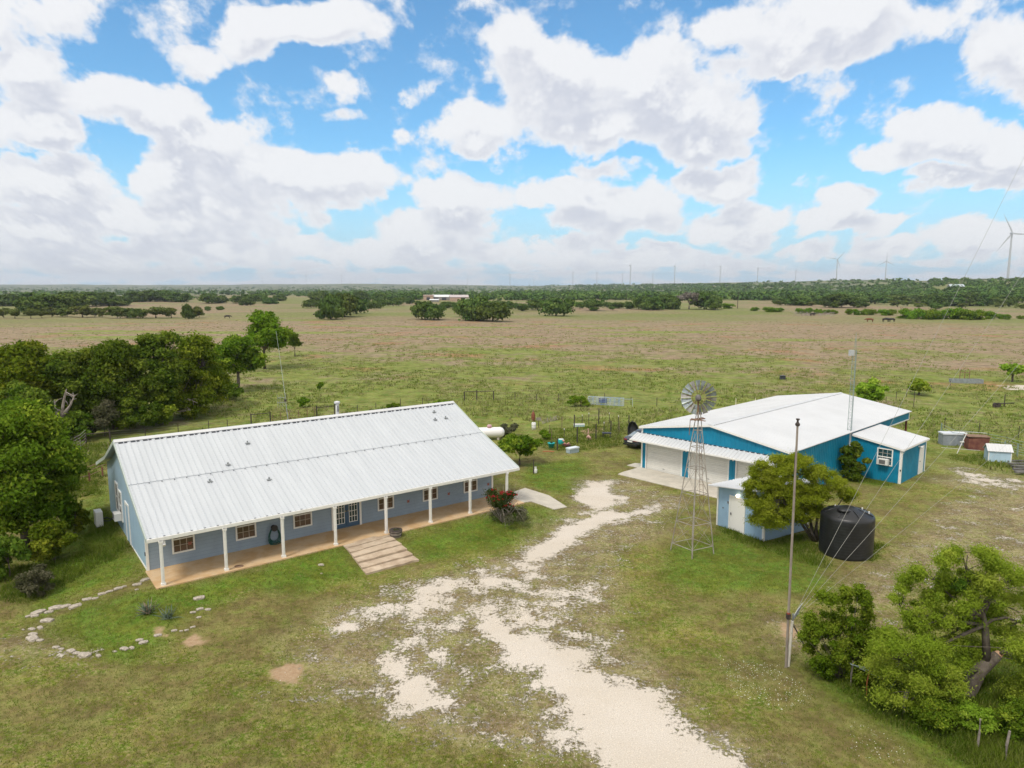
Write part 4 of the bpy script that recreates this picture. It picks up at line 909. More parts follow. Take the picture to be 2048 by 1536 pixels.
def tri_mast(base, h, w0, w1, name, label, cat, m, top=None):
    T0 = empty(name, base, 0, label, cat); hs = h
    P3 = lambda k, z: Vector((math.cos(2.1 * k + .4), math.sin(2.1 * k + .4), 0)) * (w0 + (w1 - w0) * z / hs) + Vector((0, 0, z))
    for k in range(3): MB().tube(P3(k, 0), P3(k, hs), .018, n=5).build('leg', m, T0)
    g = MB(); n = int(hs / .42)
    for i in range(n):
        z0, z1 = i * hs / n, (i + 1) * hs / n
        for k in range(3): g.tube(P3(k, z0), P3((k + 1) % 3, z1), .008, n=4); g.tube(P3(k, z0), P3((k + 1) % 3, z0), .008, n=4)
    g.build('lattice', m, T0)
    return T0
def build_masts():
    b = gp(1694, 948); b.z = tz(b.x, b.y); h = vert(700, b) - b.z
    GM = mat('greenish_galvanised', (.22, .29, .28), .5, var=.15)
    t = tri_mast(b, h, .19, .16, 'lattice_mast', 'tall slim lattice radio mast rising beside the lean-to roof', 'mast', GM)
    h2 = vert(665, b) - b.z
    m = MB()
    for k in range(3): m.tube((.14 * math.cos(2.1 * k), .14 * math.sin(2.1 * k), h), (0, 0, h2 - .3), .012, n=4)
    m.tube((0, 0, h - .1), (0, 0, h2), .014); m.build('tip', GM, t)
    MB().box(-.42, -.1, -.14, .14, h - .42, h + .0).build('equipment_box', mat('grey_box', (.42, .44, .45), .5), t)
    m = MB(); m.tube((-.2, -.2, .35), (.02, -.3, .5), .02); m.lathe([(.02, 0), (.16, .03), (.17, .05), (.02, .04)], 12, c=(.15, -.45, .9)); m.build('dish', APPL, t)
    # leaning utility pole with a white conduit post and guy wires at the right
    b = gp(1572, 1335); h = vert(852, b) - b.z; r = px_dir(1595, 852); dx = r[0] * b.y / r[1] - b.x
    T0 = empty('utility_pole', b, 0, 'tall bare steel pole with a knob on top, standing next to a short white post', 'pole')
    PB = mat('brown_grey_pole', (.20, .165, .14), .7, c2=(.30, .26, .225), vscale=1.5)
    MB().path([(0, 0, -.1), (dx * .5, 0, h * .5), (dx, 0, h)], [.055, .048, .040], 8).build('shaft', PB, T0)
    m = MB(); m.lathe([(.06, 0), (.085, .03), (.085, .09), (.05, .12), (.03, .2), (.07, .24), (.07, .27), (.01, .28)], 10, c=(dx, 0, h)); m.tube((dx - .02, 0, h - .1), (dx - .04, 0, h - 1.8), .008); m.build('cap', DRKSTEEL, T0)
    z = vert(1225, b) - b.z; MB().box(dx * z / h - .07, dx * z / h + .07, -.07, .07, z - .25, z - .05).build('clamp', DRKSTEEL, T0)
    z = 2.05; MB().tube((dx * z / h, 0, z), (dx * z / h, 0, z + .16), .068, n=8).build('red_band', RED, T0)
    b2 = gp(1577, 1334); h = vert(1243, b2) - b2.z
    T1 = empty('guy_anchor', b2, 0, 'short white pipe post holding the fan of guy wires', 'guy anchor')
    MB().path([(.0, .05, -.1), (.07, .05, h)], [.06, .055], 10).build('post', mat('chalky_white_pipe', (.66, .62, .55), .7, var=.12, vscale=4), T1)
    top = Vector((.08, .05, h)); e = gp(1618, 1308) - b2
    MB().tube(top - Vector((0, 0, .1)), (e.x, e.y, .0), .03, n=6).build('brace', WOOD, T1)
    m = MB()
    for k in range(5): a = top + Vector((.02, 0, .04 + .04 * k)); m.tube(a, a + Vector((.28 + .03 * k, .2, .18 + .06 * k)), .012, n=5)
    m.tube(top - Vector((0, 0, .1)), top + Vector((0, 0, .28)), .03); m.build('turnbuckle', GALV, T1)
    az = R(58); d = Vector((math.sin(az), math.cos(az), 0)); o2 = (b2 + Vector((top.x, top.y, 0)))
    WIRE = mat('guy_wire_steel', (.30, .30, .27), .5)
    for nm, ps in {'a': (2012, 370), 'b': (2048, 524), 'c': (2048, 699), 'd': (2040, 848)}.items():
        q = onplane(ps[0], ps[1], o2, d); s = b2 + top + Vector((0, 0, .1)); v = q - s; L = Vector((v.x, v.y, 0)).length; e = s + v * (38 / L)
        pts = [s.lerp(e, f) - Vector((0, 0, .5 * 4 * f * (1 - f))) - b2 for f in np.linspace(0, 1, 9)]
        g = MB(); g.path(pts, 0.0068 if nm != 'd' else .006, 4); w_ = g.build('guy_wire', WIRE, T1)
        if nm == 'a':
            f = .52; p = s.lerp(e, f) - Vector((0, 0, .5 * 4 * f * (1 - f))) - b2; v_ = v.normalized(); MB().tube(p - v_ * .12, p + v_ * .12, .05, n=6).build('insulator', DRKSTEEL, w_)
build_masts()
build_yard_bits()
def at_px(px, py_base, top, hw, dz=0):
    """ground point, height and half width of something seen in the photograph"""
    g = gp(px, py_base); h = vert(top, g) - g.z; dist = g.y * math.cos(PITCH) + (CAM_H - g.z) * math.sin(PITCH)
    return g, h, hw * dist / FPX
# ------------------------------------------------------------------ near trees
def near_trees():
    spec = [ # name px base top hw leaf label n size k
     (52, 1098, 786, 108, 'elm', 'big leafy green tree at the left edge beside the house', 60000, .085, 46, dict(bare=.08, sx=1.0)),
     (55, 868, 668, 72, 'elm', 'leftmost tree of the grove behind the house, with a loose light crown', 15000, .14, 20, {}),
     (150, 862, 686, 52, 'oak', 'dark broad tree of the grove, second from its left end', 22000, .13, 20, dict(bare=.05)),
     (230, 858, 660, 60, 'oak', 'tall dark tree in the middle of the grove, left of the highest crown', 26000, .13, 26, dict(bare=.03)),
     (318, 846, 640, 52, 'oak', 'tree with the highest rounded crown in the middle of the grove', 24000, .13, 24, dict(bare=.03)),
     (402, 822, 657, 60, 'elm', 'wide green tree above the fallen branches at the right part of the grove', 24000, .13, 24, dict(bare=.05)),
     (478, 782, 662, 52, 'elm', 'round tree with a visible trunk near the right end of the grove', 14000, .14, 18, dict(bare=.22)),
     (530, 738, 612, 48, 'bright', 'taller dense green tree standing behind the right end of the grove', 14000, .19, 18, dict(bare=.18)),
     (590, 713, 662, 20, 'oak', 'small open tree with a forked trunk right of the grove', 2600, .15, 7, dict(bare=.38, trunk=.10)),
     (190, 846, 705, 60, 'bright', 'lighter green tree low in the middle of the grove', 15000, .13, 18, dict(bare=.02)),
     (370, 834, 720, 62, 'elm', 'leaning leafy tree in front of the high rounded crown', 15000, .13, 18, dict(bare=.02)),
     (40, 892, 762, 62, 'oak', 'shaded tree just above the big tree at the left edge', 14000, .13, 16, dict(bare=.05)),
     (1040, 930, 864, 44, 'elm', 'small round green tree behind the right end of the house', 9000, .10, 14, dict(bare=.30, trunk=.08, squash=.6)),
     (1740, 812, 756, 30, 'mesqd', 'bright green small tree rising behind the workshop roof', 6000, .15, 12, dict(bare=.12)),
     (1838, 790, 756, 20, 'mesqd', 'small round tree by the fence right of the lattice mast', 3500, .15, 9, dict(bare=.15)),
     (2024, 764, 727, 24, 'mesqd', 'small sparse tree by the water trough at the right edge', 3000, .17, 9, dict(bare=.3)),
     (608, 815, 794, 15, 'bright', 'low round bush in the pasture behind the house antenna', 1500, .12, 5, dict(bare=.0, trunk=.04)),
     (640, 778, 762, 9, 'bright', 'tiny bush standing alone in the pasture above the house', 500, .14, 4, dict(bare=.1, trunk=.04)),
     (785, 820, 806, 16, 'bright', 'low green bush showing just over the house ridge', 1500, .12, 5, dict(bare=.0, trunk=.04)),
     (885, 818, 799, 26, 'bright', 'low green bush behind the right end of the house ridge', 2500, .12, 6, dict(bare=.0, trunk=.04)),
     (1160, 812, 790, 26, 'bright', 'bright green weedy bush left of the blue cattle panel', 2500, .12, 7, dict(bare=.0, trunk=.04)),
     (1018, 872, 845, 22, 'dull', 'pale green weedy shrub behind the propane tank', 2200, .10, 6, dict(bare=.0, trunk=.04)),
     (1088, 878, 860, 18, 'bright', 'low weedy bush beside the white barrel', 1500, .10, 5, dict(bare=.0, trunk=.03)),
     (75, 1190, 1130, 42, 'dull', 'grey-green weedy shrub on the slope below the big left tree', 5000, .05, 9, dict(bare=.0, trunk=.02)),
     (110, 1125, 1030, 45, 'elm', 'low leafy thicket at the foot of the big left tree', 9000, .085, 10, dict(bare=.0, trunk=.06)),
     (1705, 962, 880, 28, 'oak', 'dark green shrub climbing round the foot of the lattice mast', 9000, .09, 10, dict(bare=.0, trunk=.05)),
    ]
    for i, (px, by, ty, hw, lf, lab, n, sz, k, kw) in enumerate(spec):
        g, h, r = at_px(px, by, ty, hw); small = h < 2.6; kw = dict(kw)
        kw.setdefault('trunk', .12 + .015 * h)
        if px == 1705: kw['sy'] = .35
        tree('shrub' if small else 'tree', g, h, r * 1.06, lab, 'shrub' if small else 'tree', None, lf, 100 + i, int(n * 2.0), sz * 1.25, k=int(k * 1.2), squash=kw.pop('squash', .72), **kw)
    # understory thicket under the grove
    for i, (px, by, ty, hw, lf, lab) in enumerate([(60, 905, 840, 50, 'oak', 'dark thicket behind the big left tree'), (165, 880, 818, 42, 'oak', 'dark thicket right of the dead tree'), (290, 862, 800, 40, 'oak', 'dark thicket under the highest crown of the grove'), (385, 838, 782, 34, 'elm', 'green thicket right of the fallen branches'), (460, 800, 760, 26, 'oak', 'low thicket under the round tree at the grove end'), (20, 1155, 1060, 50, 'oak', 'dark thicket at the left edge below the big tree'), (150, 1070, 1000, 26, 'elm', 'green thicket between the big left tree and the condenser'), (130, 878, 822, 40, 'oak', 'low dark thicket at the left foot of the grove'), (210, 872, 800, 46, 'dull', 'brownish brush under the middle of the grove'), (262, 864, 792, 46, 'oak', 'dark undergrowth beside the brownish brush'), (325, 850, 780, 44, 'elm', 'green undergrowth left of the fallen pale branches'), (435, 800, 752, 34, 'dull', 'dry undergrowth at the right foot of the grove'), (100, 900, 850, 45, 'oak', 'shaded brush between the grove and the gate')]):
        g, h, r = at_px(px, by, ty, hw); tree('thicket', g, h, r, lab, 'thicket', 'thicket bushes under the grove', lf, 60 + i, 12000, .12, bare=0, k=10, trunk=.04)
    # feathery mesquite over the shed
    g = gp(1634, 1083); t = empty('mesquite_tree', g, 0, 'feathery yellow-green mesquite tree spreading over the blue shed', 'tree'); rg = random.Random(41); cl = []
    def Q(px, py, dy): r_ = px_dir(px, py); tt = (g.y + dy) / r_[1]; return Vector((r_[0] * tt, g.y + dy, CAM_H + r_[2] * tt)) - g
    OUT2 = [(1484,965),(1505,925),(1560,904),(1625,912),(1680,948),(1714,985),(1706,1012),(1655,1004),(1650,1030),(1612,1048),(1560,1058),(1505,1056),(1498,1020),(1482,992)]
    while len(cl) < 230:
        px, py = rg.uniform(1480, 1715), rg.uniform(903, 1060)
        if poly_sd(np.array([px]), np.array([py]), OUT2)[0] < 7: continue
        hz_ = (1060 - py) / 160; dy = rg.uniform(-1.5, -.55) if px < 1560 else rg.uniform(-1.2 + .2 * hz_, .2 + 1.1 * hz_)
        rr = rg.uniform(.22, .48); cl.append((tuple(Q(px, py, dy)), (rr * 1.1, rr * 1.1, rr * .8)))
    m = MB(); nodes = []
    for q in [(1560, 1000, -.9), (1530, 960, -.9), (1600, 950, -.2), (1650, 960, .3), (1690, 990, .1), (1590, 1030, -.9), (1630, 985, -.6)]:
        e_ = Q(*q); f0 = Vector((rg.uniform(-.15, .15), 0, -.1)); p1 = f0.lerp(e_, .45) + Vector((0, 0, .3)); m.path([f0, f0.lerp(p1, .5) + Vector((rg.uniform(-.1, .1), 0, 0)), p1, e_], [.10, .075, .05, .018], 6); nodes += [p1, e_]
    for cc, r_ in cl[::2]:
        cc = Vector(cc); s0 = min(nodes, key=lambda v: (v - cc).length); m.path([s0, s0.lerp(cc, .5) + Vector((rg.uniform(-.12, .12), rg.uniform(-.1, .1), rg.uniform(-.05, .15))), cc], [.018, .011, .004], 4)
    m.build('trunk', BARK, t, True); leafy(t, 'crown', cl, 250000, .060, LEAF['mesq'], 42, aspect=.3, shell=.25, fuzz=.38)
    g = gp(1690, 1358); t = empty('shrub', g, 0, 'bushy bright green tree right of the white post', 'shrub'); rg = random.Random(77); cl = []
    OUT3 = [(1598,1300),(1604,1240),(1640,1222),(1636,1185),(1668,1163),(1700,1178),(1728,1163),(1752,1205),(1738,1240),(1768,1285),(1765,1350),(1700,1365),(1640,1350)]
    while len(cl) < 110:
        px, py = rg.uniform(1598, 1770), rg.uniform(1160, 1365)
        if poly_sd(np.array([px]), np.array([py]), OUT3)[0] < 3: continue
        rr = rg.uniform(.15, .33); cl.append((tuple(Q(px, py, rg.uniform(-.5, .7) if py < 1300 else rg.uniform(-.7, .0))), (rr, rr, rr * .9)))
    m = MB()
    for cc, r_ in cl[::3]: cc = Vector(cc); m.path([(rg.uniform(-.2, .2), 0, -.1), (cc.x * .5, cc.y * .5, cc.z * .45 + .1), cc], [.03, .018, .006], 5)
    m.build('trunk', BARK, t, True); leafy(t, 'crown', cl, 95000, .040, LEAF['bright'], 12, aspect=.6, shell=.3, fuzz=.35)
    # old mesquite bottom right: thick leaning trunk, broken limb, airy crown
    g = gp(1925, 1390); t = empty('old_mesquite', g, 0, 'airy old mesquite with a thick leaning trunk and a broken pale stub', 'tree')
    rg = random.Random(5); cl = []
    def P(px, py, dy): r_ = px_dir(px, py); tt = (g.y + dy) / r_[1]; return Vector((r_[0] * tt, g.y + dy, CAM_H + r_[2] * tt)) - g
    OUT = [(1748,1262),(1772,1190),(1835,1128),(1925,1088),(2000,1108),(2075,1150),(2085,1420),(1990,1425),(1900,1395),(1850,1425),(1762,1405),(1742,1330)]
    while len(cl) < 250:
        px, py = rg.uniform(1740, 2085), rg.uniform(1088, 1425)
        if poly_sd(np.array([px]), np.array([py]), OUT)[0] < 6: continue
        if (px - 1780) ** 2 + (py - 1232) ** 2 < 900 or (px - 2015) ** 2 + (py - 1230) ** 2 < 500 or (px - 1835) ** 2 + (py - 1185) ** 2 < 350: continue
        dy = rg.uniform(-.8, .9) if py < 1290 else rg.uniform(-1.9, -.5)
        if 1925 < px < 2030 and py > 1215: dy = rg.uniform(.35, 1.0) if py < 1320 else -.2; 
        if 1925 < px < 2030 and py > 1320: continue
        rr = rg.uniform(.12, .46); cl.append((tuple(P(px, py, dy)), (rr, rr, rr * .85)))
    m = MB(); a = P(1925, 1400, 0); b = P(1960, 1340, .0); c = P(1995, 1310, .1); e = P(1970, 1250, .15); f_ = P(1962, 1215, .2)
    m.path([a - Vector((0, 0, .2)), a, b, c], [.36, .30, .23, .17], 10); m.path([b.lerp(c, .4), e, f_, P(1950, 1160, .1)], [.14, .11, .075, .03], 8)
    for q in [(1890, 1235, .0, 1840, 1255, -.2), (1900, 1190, .1, 1860, 1150, .3), (1985, 1200, .2, 2040, 1225, .1), (1930, 1150, .1, 1935, 1110, 0), (1860, 1245, .4, 1790, 1260, .5), (1990, 1180, .2, 2030, 1175, .5), (1900, 1270, .5, 1800, 1300, .3)]:
        m.path([f_.lerp(e, rg.random()), P(q[0], q[1], q[2]), P(q[3], q[4], q[5])], [.06, .04, .015], 6)
    MN = [(e, P(1880, 1240, .2), P(1800, 1215, .3)), (f_, P(1880, 1165, .3), P(1835, 1135, .2)), (f_, P(1935, 1140, 0), P(1925, 1105, 0)), (f_, P(2000, 1170, .2), P(2040, 1150, .3)), (e, P(2010, 1235, .3), P(2060, 1250, .2)), (e, P(1880, 1290, -.5), P(1800, 1320, -1.)), (b, P(1890, 1350, -.9), P(1840, 1385, -1.4)), (c, P(2040, 1320, -.3), P(2070, 1360, -.8))]
    nodes = []
    for q in MN:
        w1 = Vector((rg.uniform(-.15, .15), 0, rg.uniform(.0, .25))); pts = [q[0], q[0].lerp(q[1], .5) + w1, q[1], q[1].lerp(q[2], .5) - w1 * .4, q[2]]; m.path(pts, [.075, .06, .045, .03, .012], 6); nodes += pts[2:]
    for cc, r_ in cl[::2]:
        cc = Vector(cc); s0 = min(nodes, key=lambda v: (v - cc).length); w1 = Vector((rg.uniform(-.12, .12), rg.uniform(-.1, .1), rg.uniform(-.05, .15))); m.path([s0, s0.lerp(cc, .5) + w1, cc], [.016, .010, .004], 4)
    m.build('trunk', BARK, t, True)
    s = MB(); s.path([c.lerp(b, .12), c + (c - b).normalized() * .12], [.172, .12], 9); s.path([c, c + Vector((.22, 0, .05))], [.09, .03], 6); s.build('broken_stub', mat('torn_pale_wood', (.45, .24, .13), .9, c2=(.60, .42, .28), vscale=5), t)
    leafy(t, 'crown', cl, 400000, .046, LEAF['mesqd'], 9, aspect=.3, shell=.15, fuzz=.62)
    leafy(t, 'mistletoe', [(tuple(P(1916, 1168, -.2)), (.30, .30, .28))], 2500, .035, LEAF['oak'], 3)
    # flowering bush at the porch corner
    g, h, r = at_px(1006, 1046, 975, 50); t = empty('rose_bush', g, 0, 'flowering bush with red blooms at the right corner of the porch', 'bush')
    rg = random.Random(8); cl = crown_clusters(rg, r * .72, h * .30, h, 16, r * .26, .9)
    low = [((rg.uniform(-1, 1) * r * .8, rg.uniform(-1, 1) * r * .6, h * .22), (r * .3, r * .3, h * .22)) for _ in range(9)]
    m = MB()
    for i in range(90): an = rg.uniform(0, 6.3); q = rg.uniform(.4, 1.1) * r; m.path([(0, 0, 0), (q * .5 * math.cos(an), q * .5 * math.sin(an), h * rg.uniform(.3, .7)), (q * math.cos(an + .2), q * math.sin(an + .2), h * rg.uniform(.1, 1.))], [.012, .010, .004], 4)
    m.build('stem', DEADW, t); leafy(t, 'foliage', cl, 9000, .05, LEAF['rose'], 2); leafy(t, 'dry_foliage', low, 4500, .045, LEAF['dull'], 4)
    fl = [((c[0] + rg.uniform(-.3, .3), c[1] + rg.uniform(-.3, .1) - .2, c[2] + r_[2] * .8), (.08, .08, .07)) for c, r_ in cl for _ in range(3)] + [((-.05, -.5, h * .93), (.22, .16, .15))]
    leafy(t, 'blossom', fl, 750, .04, LEAF['petal'], 6)
near_trees()
for i, (px, by, ty, hw, lf, lab) in enumerate([(1785, 1412, 1382, 30, 'elm', 'low green brush left of the thick stump post'), (1868, 1462, 1385, 44, 'elm', 'low brush right of the stump post'), (1948, 1466, 1405, 42, 'mesqd', 'low brush at the foot of the leaning old trunk'), (2035, 1480, 1395, 45, 'elm', 'brush at the right edge above the dark log')]):
    g, h, r = at_px(px, by, ty, hw); tree('brush_thicket', g, h, r, lab, 'brush', 'brush along the lower right fence', lf, 160 + i, 16000, .04, bare=0, k=12, trunk=.02, fuzz=.5)

# ------------------------------------------------------------------ dead wood in the grove
def dead_wood():
    def piece(name, label, cat, px, py, segs, rs, seed):
        g = gp(px, py); rg = random.Random(seed); m = MB()
        def P(x, y, dy=0): r_ = px_dir(x, y); tt = (g.y + dy) / r_[1]; return Vector((r_[0] * tt, g.y + dy, CAM_H + r_[2] * tt)) - g
        for s in segs:
            pts = [P(*q) for q in s]; m.path(pts, [rs * (1 - .75 * i / (len(pts) - 1)) for i in range(len(pts))], 6)
            for i in range(5):
                a = pts[0].lerp(pts[-1], rg.uniform(.3, .95)); b = a + Vector((rg.uniform(-1, 1), rg.uniform(-.5, .5), rg.uniform(-.6, .5))) * 1.1; m.path([a, a.lerp(b, .5) + Vector((0, 0, .1)), b], [rs * .25, rs * .18, rs * .05], 4)
        o = m.build(name, DEADW); o.location = g; tag(o, label, cat)
    piece('dead_tree', 'bleached dead tree trunk hung with broken limbs at the left of the grove', 'dead tree', 122, 882, [[(122, 852), (126, 810), (130, 790), (133, 778)], [(118, 850), (112, 820), (108, 800)], [(126, 830), (140, 812), (150, 790)], [(120, 845), (108, 835), (98, 842)]], .17, 2)
    piece('fallen_branch', 'pale fallen branches lying at the foot of the grove', 'fallen branch', 345, 842, [[(340, 791, -.2), (370, 795), (395, 806)], [(340, 792), (362, 803), (381, 820)], [(335, 822), (345, 812), (357, 798)], [(381, 820), (350, 824), (330, 826)]], .11, 3)
    piece('fallen_log', 'short grey fallen log with stubs in the pasture right of the grove', 'fallen log', 434, 793, [[(421, 790), (435, 793), (450, 795)], [(425, 787), (436, 789)]], .2, 4)
    piece('fallen_log', 'dark fallen log half hidden in brush at the lower right edge', 'fallen log', 2045, 1440, [[(2030, 1425), (2048, 1440), (2070, 1455)]], .12, 5)
dead_wood()

# ------------------------------------------------------------------ fences
def fence(name, label, posts, m_post, wires=4, rad=.03, mwire=None, rails=None, skip=(), wname='wire', rr=.02, cat='fence'):
    """posts: (px, ytop, ybase, kind) ; one thing with each post a part"""
    G_ = [gp(p[0], p[2]) for p in posts]; c = G_[0]; t = empty(name, c, 0, label, cat); H_ = []
    for g, p in zip(G_, posts):
        h = min(max(vert(p[1], g) - g.z, .7), 2.6); H_.append(h); big = len(p) > 3 and p[3]
        m = MB(); m.tube((0, 0, -.1), (0, 0, h), rad * (1.9 if big else 1), n=6)
        if not big: m.box(-.035, .035, -.006, .006, h * .1, h * .95)
        o = m.build('post', m_post, t); o.location = g - c
    w_ = MB()
    for i in range(len(G_) - 1):
        if i in skip: continue
        for k in range(wires):
            f = .25 + .7 * k / max(1, wires - 1); hh = min(H_[i], H_[i + 1], 1.3) * f if not rails else None
            z = hh if hh else (rails[k] if rails else 1)
            w_.tube(G_[i] - c + Vector((0, 0, z)), G_[i + 1] - c + Vector((0, 0, z)), rr, n=4)
    w_.build(wname, mwire or DRKSTEEL, t); return t
def fences():
    WM = mat('fence_wire', (.12, .11, .10), .6)
    fence('wire_fence', 'barbed wire fence on steel posts running behind the house', [(220.7, 860, 880, 1), (291, 857, 875), (356.7, 848, 866), (418, 841, 860), (455, 838.6, 856), (502.7, 827.6, 850, 1), (541, 824, 846, 1)], DRKSTEEL, 4, .03, WM, rr=.007)
    fence('wire_fence', 'barbed wire fence between the two post-and-rail braces behind the house ridge', [(633.8, 811, 835, 1), (669.4, 807.6, 831, 1), (715, 810, 826), (752, 805, 821), (801, 797, 815), (845, 796, 811), (928.8, 784, 801.5, 1)], DRKSTEEL, 4, .03, WM, rr=.007)
    fence('wire_fence', 'barbed wire fence running from the pipe brace to the workshop behind the garden', [(987, 782, 800, 1), (1029.8, 784, 801), (1073, 788, 802), (1116.8, 786.6, 802.5), (1209, 786, 804), (1261.8, 793.5, 810), (1313.5, 794.7, 813), (1364.5, 794.7, 814.5)], DRKSTEEL, 4, .03, WM, rr=.007)
    fence('pipe_brace', 'three-post pipe brace standing in the wire fence', [(928.8, 784, 801.5, 1), (953.6, 780, 800.5, 1), (987, 782, 800, 1)], DRKSTEEL, 1, .035, DRKSTEEL, rails=[1.15], rr=.04, wname='rail', cat='fence brace')
    fence('pipe_brace', 'two-post pipe brace left of the house antenna', [(502.7, 827.6, 850, 1), (541, 824, 846, 1)], DRKSTEEL, 1, .035, DRKSTEEL, rails=[1.1], rr=.04, wname='rail', cat='fence brace')
    fence('pipe_brace', 'two-post pipe brace right of the house antenna', [(633.8, 811, 835, 1), (669.4, 807.6, 831, 1)], DRKSTEEL, 1, .035, DRKSTEEL, rails=[1.1], rr=.04, wname='rail', cat='fence brace')
    fence('farm_gate', 'rusty tube farm gate behind the house ridge', [(545, 828, 846), (562, 825, 844), (580, 823, 842), (598, 820, 840), (615, 817, 838), (630, 815, 836)], RUSTY, 5, .016, RUSTY, rails=[.35, .6, .85, 1.05, 1.25], rr=.018, wname='rail', cat='gate')
    fence('pipe_fence', 'rusty red pipe fence left of the house', [(100, 962, 981), (126, 956, 976, 1), (152, 951, 970), (179.4, 946, 963.7, 1), (205.5, 937, 952, 1), (228, 932, 946, 1)], mat('rust_red_pipe', (.20, .05, .035), .8, c2=(.22, .13, .10), vscale=2), 3, .035, RUSTY, rails=[.5, .85, 1.15], rr=.028, wname='rail')
    fence('tube_gate', 'grey tube stock panel by the grove corner', [(130, 893, 914), (148, 884, 908), (161.7, 875, 900), (172.8, 869.6, 889)], WOOD, 5, .03, WOOD, rails=[.3, .6, .85, 1.1, 1.35], rr=.028, wname='rail', cat='gate')
    fence('pipe_brace', 'long pipe brace between the stock panel and the tall post', [(172.8, 869.6, 889, 1), (220.7, 860, 884, 1)], DRKSTEEL, 1, .035, DRKSTEEL, rails=[.95], rr=.04, wname='rail', cat='fence brace')
    fence('wire_fence', 'wire fence climbing the pasture right of the workshop', [(1771.7, 793, 804), (1792, 783, 801), (1813, 777, 794), (1862, 770, 786), (1900, 762, 776)], DRKSTEEL, 3, .035, WM, rr=.008)
    fence('wire_fence', 'wire fence behind the grey trough and the little well house', [(1827, 782, 815), (1889, 835, 856), (1958, 845.6, 865), (2036.8, 852, 876), (2100, 860, 886)], DRKSTEEL, 4, .03, WM, rr=.007, skip=(0,))
    GP = mat('green_grey_panel', (.14, .24, .19), .5, c2=(.32, .33, .32), vscale=1.2)
    fence('stock_pen', 'long green and grey tube pen fence behind the little well house', [(1881, 846, 877, 1), (1905, 866, 890), (1933, 868, 893, 1), (1958, 872, 896), (2008.5, 882, 906, 1), (2034, 888, 914, 1), (2070, 896, 924)], GP, 6, .035, GP, rails=[.3, .5, .7, .9, 1.15, 1.4], rr=.018, wname='rail', cat='pen fence')
    for i, (x, yt, yb, lab) in enumerate([(148.4, 1003, 1033, 'dark steel post beside the big left tree'), (1067, 919, 947, 'dark steel post next to the small white jug')]):
        g = gp(x, yb); h = vert(yt, g) - g.z; o = MB().tube((0, 0, -.1), (0, 0, h), .035, n=6).build('steel_post', DRKSTEEL); o.location = g; tag(o, lab, 'post')
    # wooden fence at the lower right
    for x, yt, yb, r_, m_, lab in [(1701, 1322, 1372, .04, WOOD, 'thin grey stake by the bushy bright tree'), (1733, 1338, 1395, .03, mat('orange_rust', (.30, .10, .03), .8), 'orange rusty steel post right of the bushy tree'), (1808, 1380, 1428, .09, WOOD, 'thick weathered stump post in the brush'), (1893, 1395, 1430, .035, WOOD, 'short dark stake half buried in brush'), (1955, 1438, 1495, .04, WOOD, 'leaning grey stake left of the bottom right corner'), (2012, 1462, 1520, .045, WOOD, 'grey wooden stake nearest the bottom right corner')]:
        g = gp(x, yb); h = vert(yt, g) - g.z; rg = random.Random(x); o = MB().path([(0, 0, -.1), (rg.uniform(-.03, .03), 0, h * .5), (rg.uniform(-.05, .05) + .04, 0, h)], [r_, r_ * .9, r_ * .8], 7).build('fence_post', m_, None); o.location = g; tag(o, lab, 'fence post')
    g = gp(1760, 1385); m = MB()
    for k in range(3): m.path([Vector((-1.0, .2 + .05 * k, .95)), Vector((-.3, .1, .85 - .1 * k)), Vector((.2, 0, .45)), Vector((.5, 0, .05))], .012, 4)
    m.path([(.25, 0, .0), (.5, 0, .4), (.62, .0, .75)], .012, 4); o = m.build('wire_coil', mat('bluish_wire', (.25, .32, .32), .5)); o.location = g; tag(o, 'loose bent strands of old fence wire in the brush', 'fence wire')
fences()

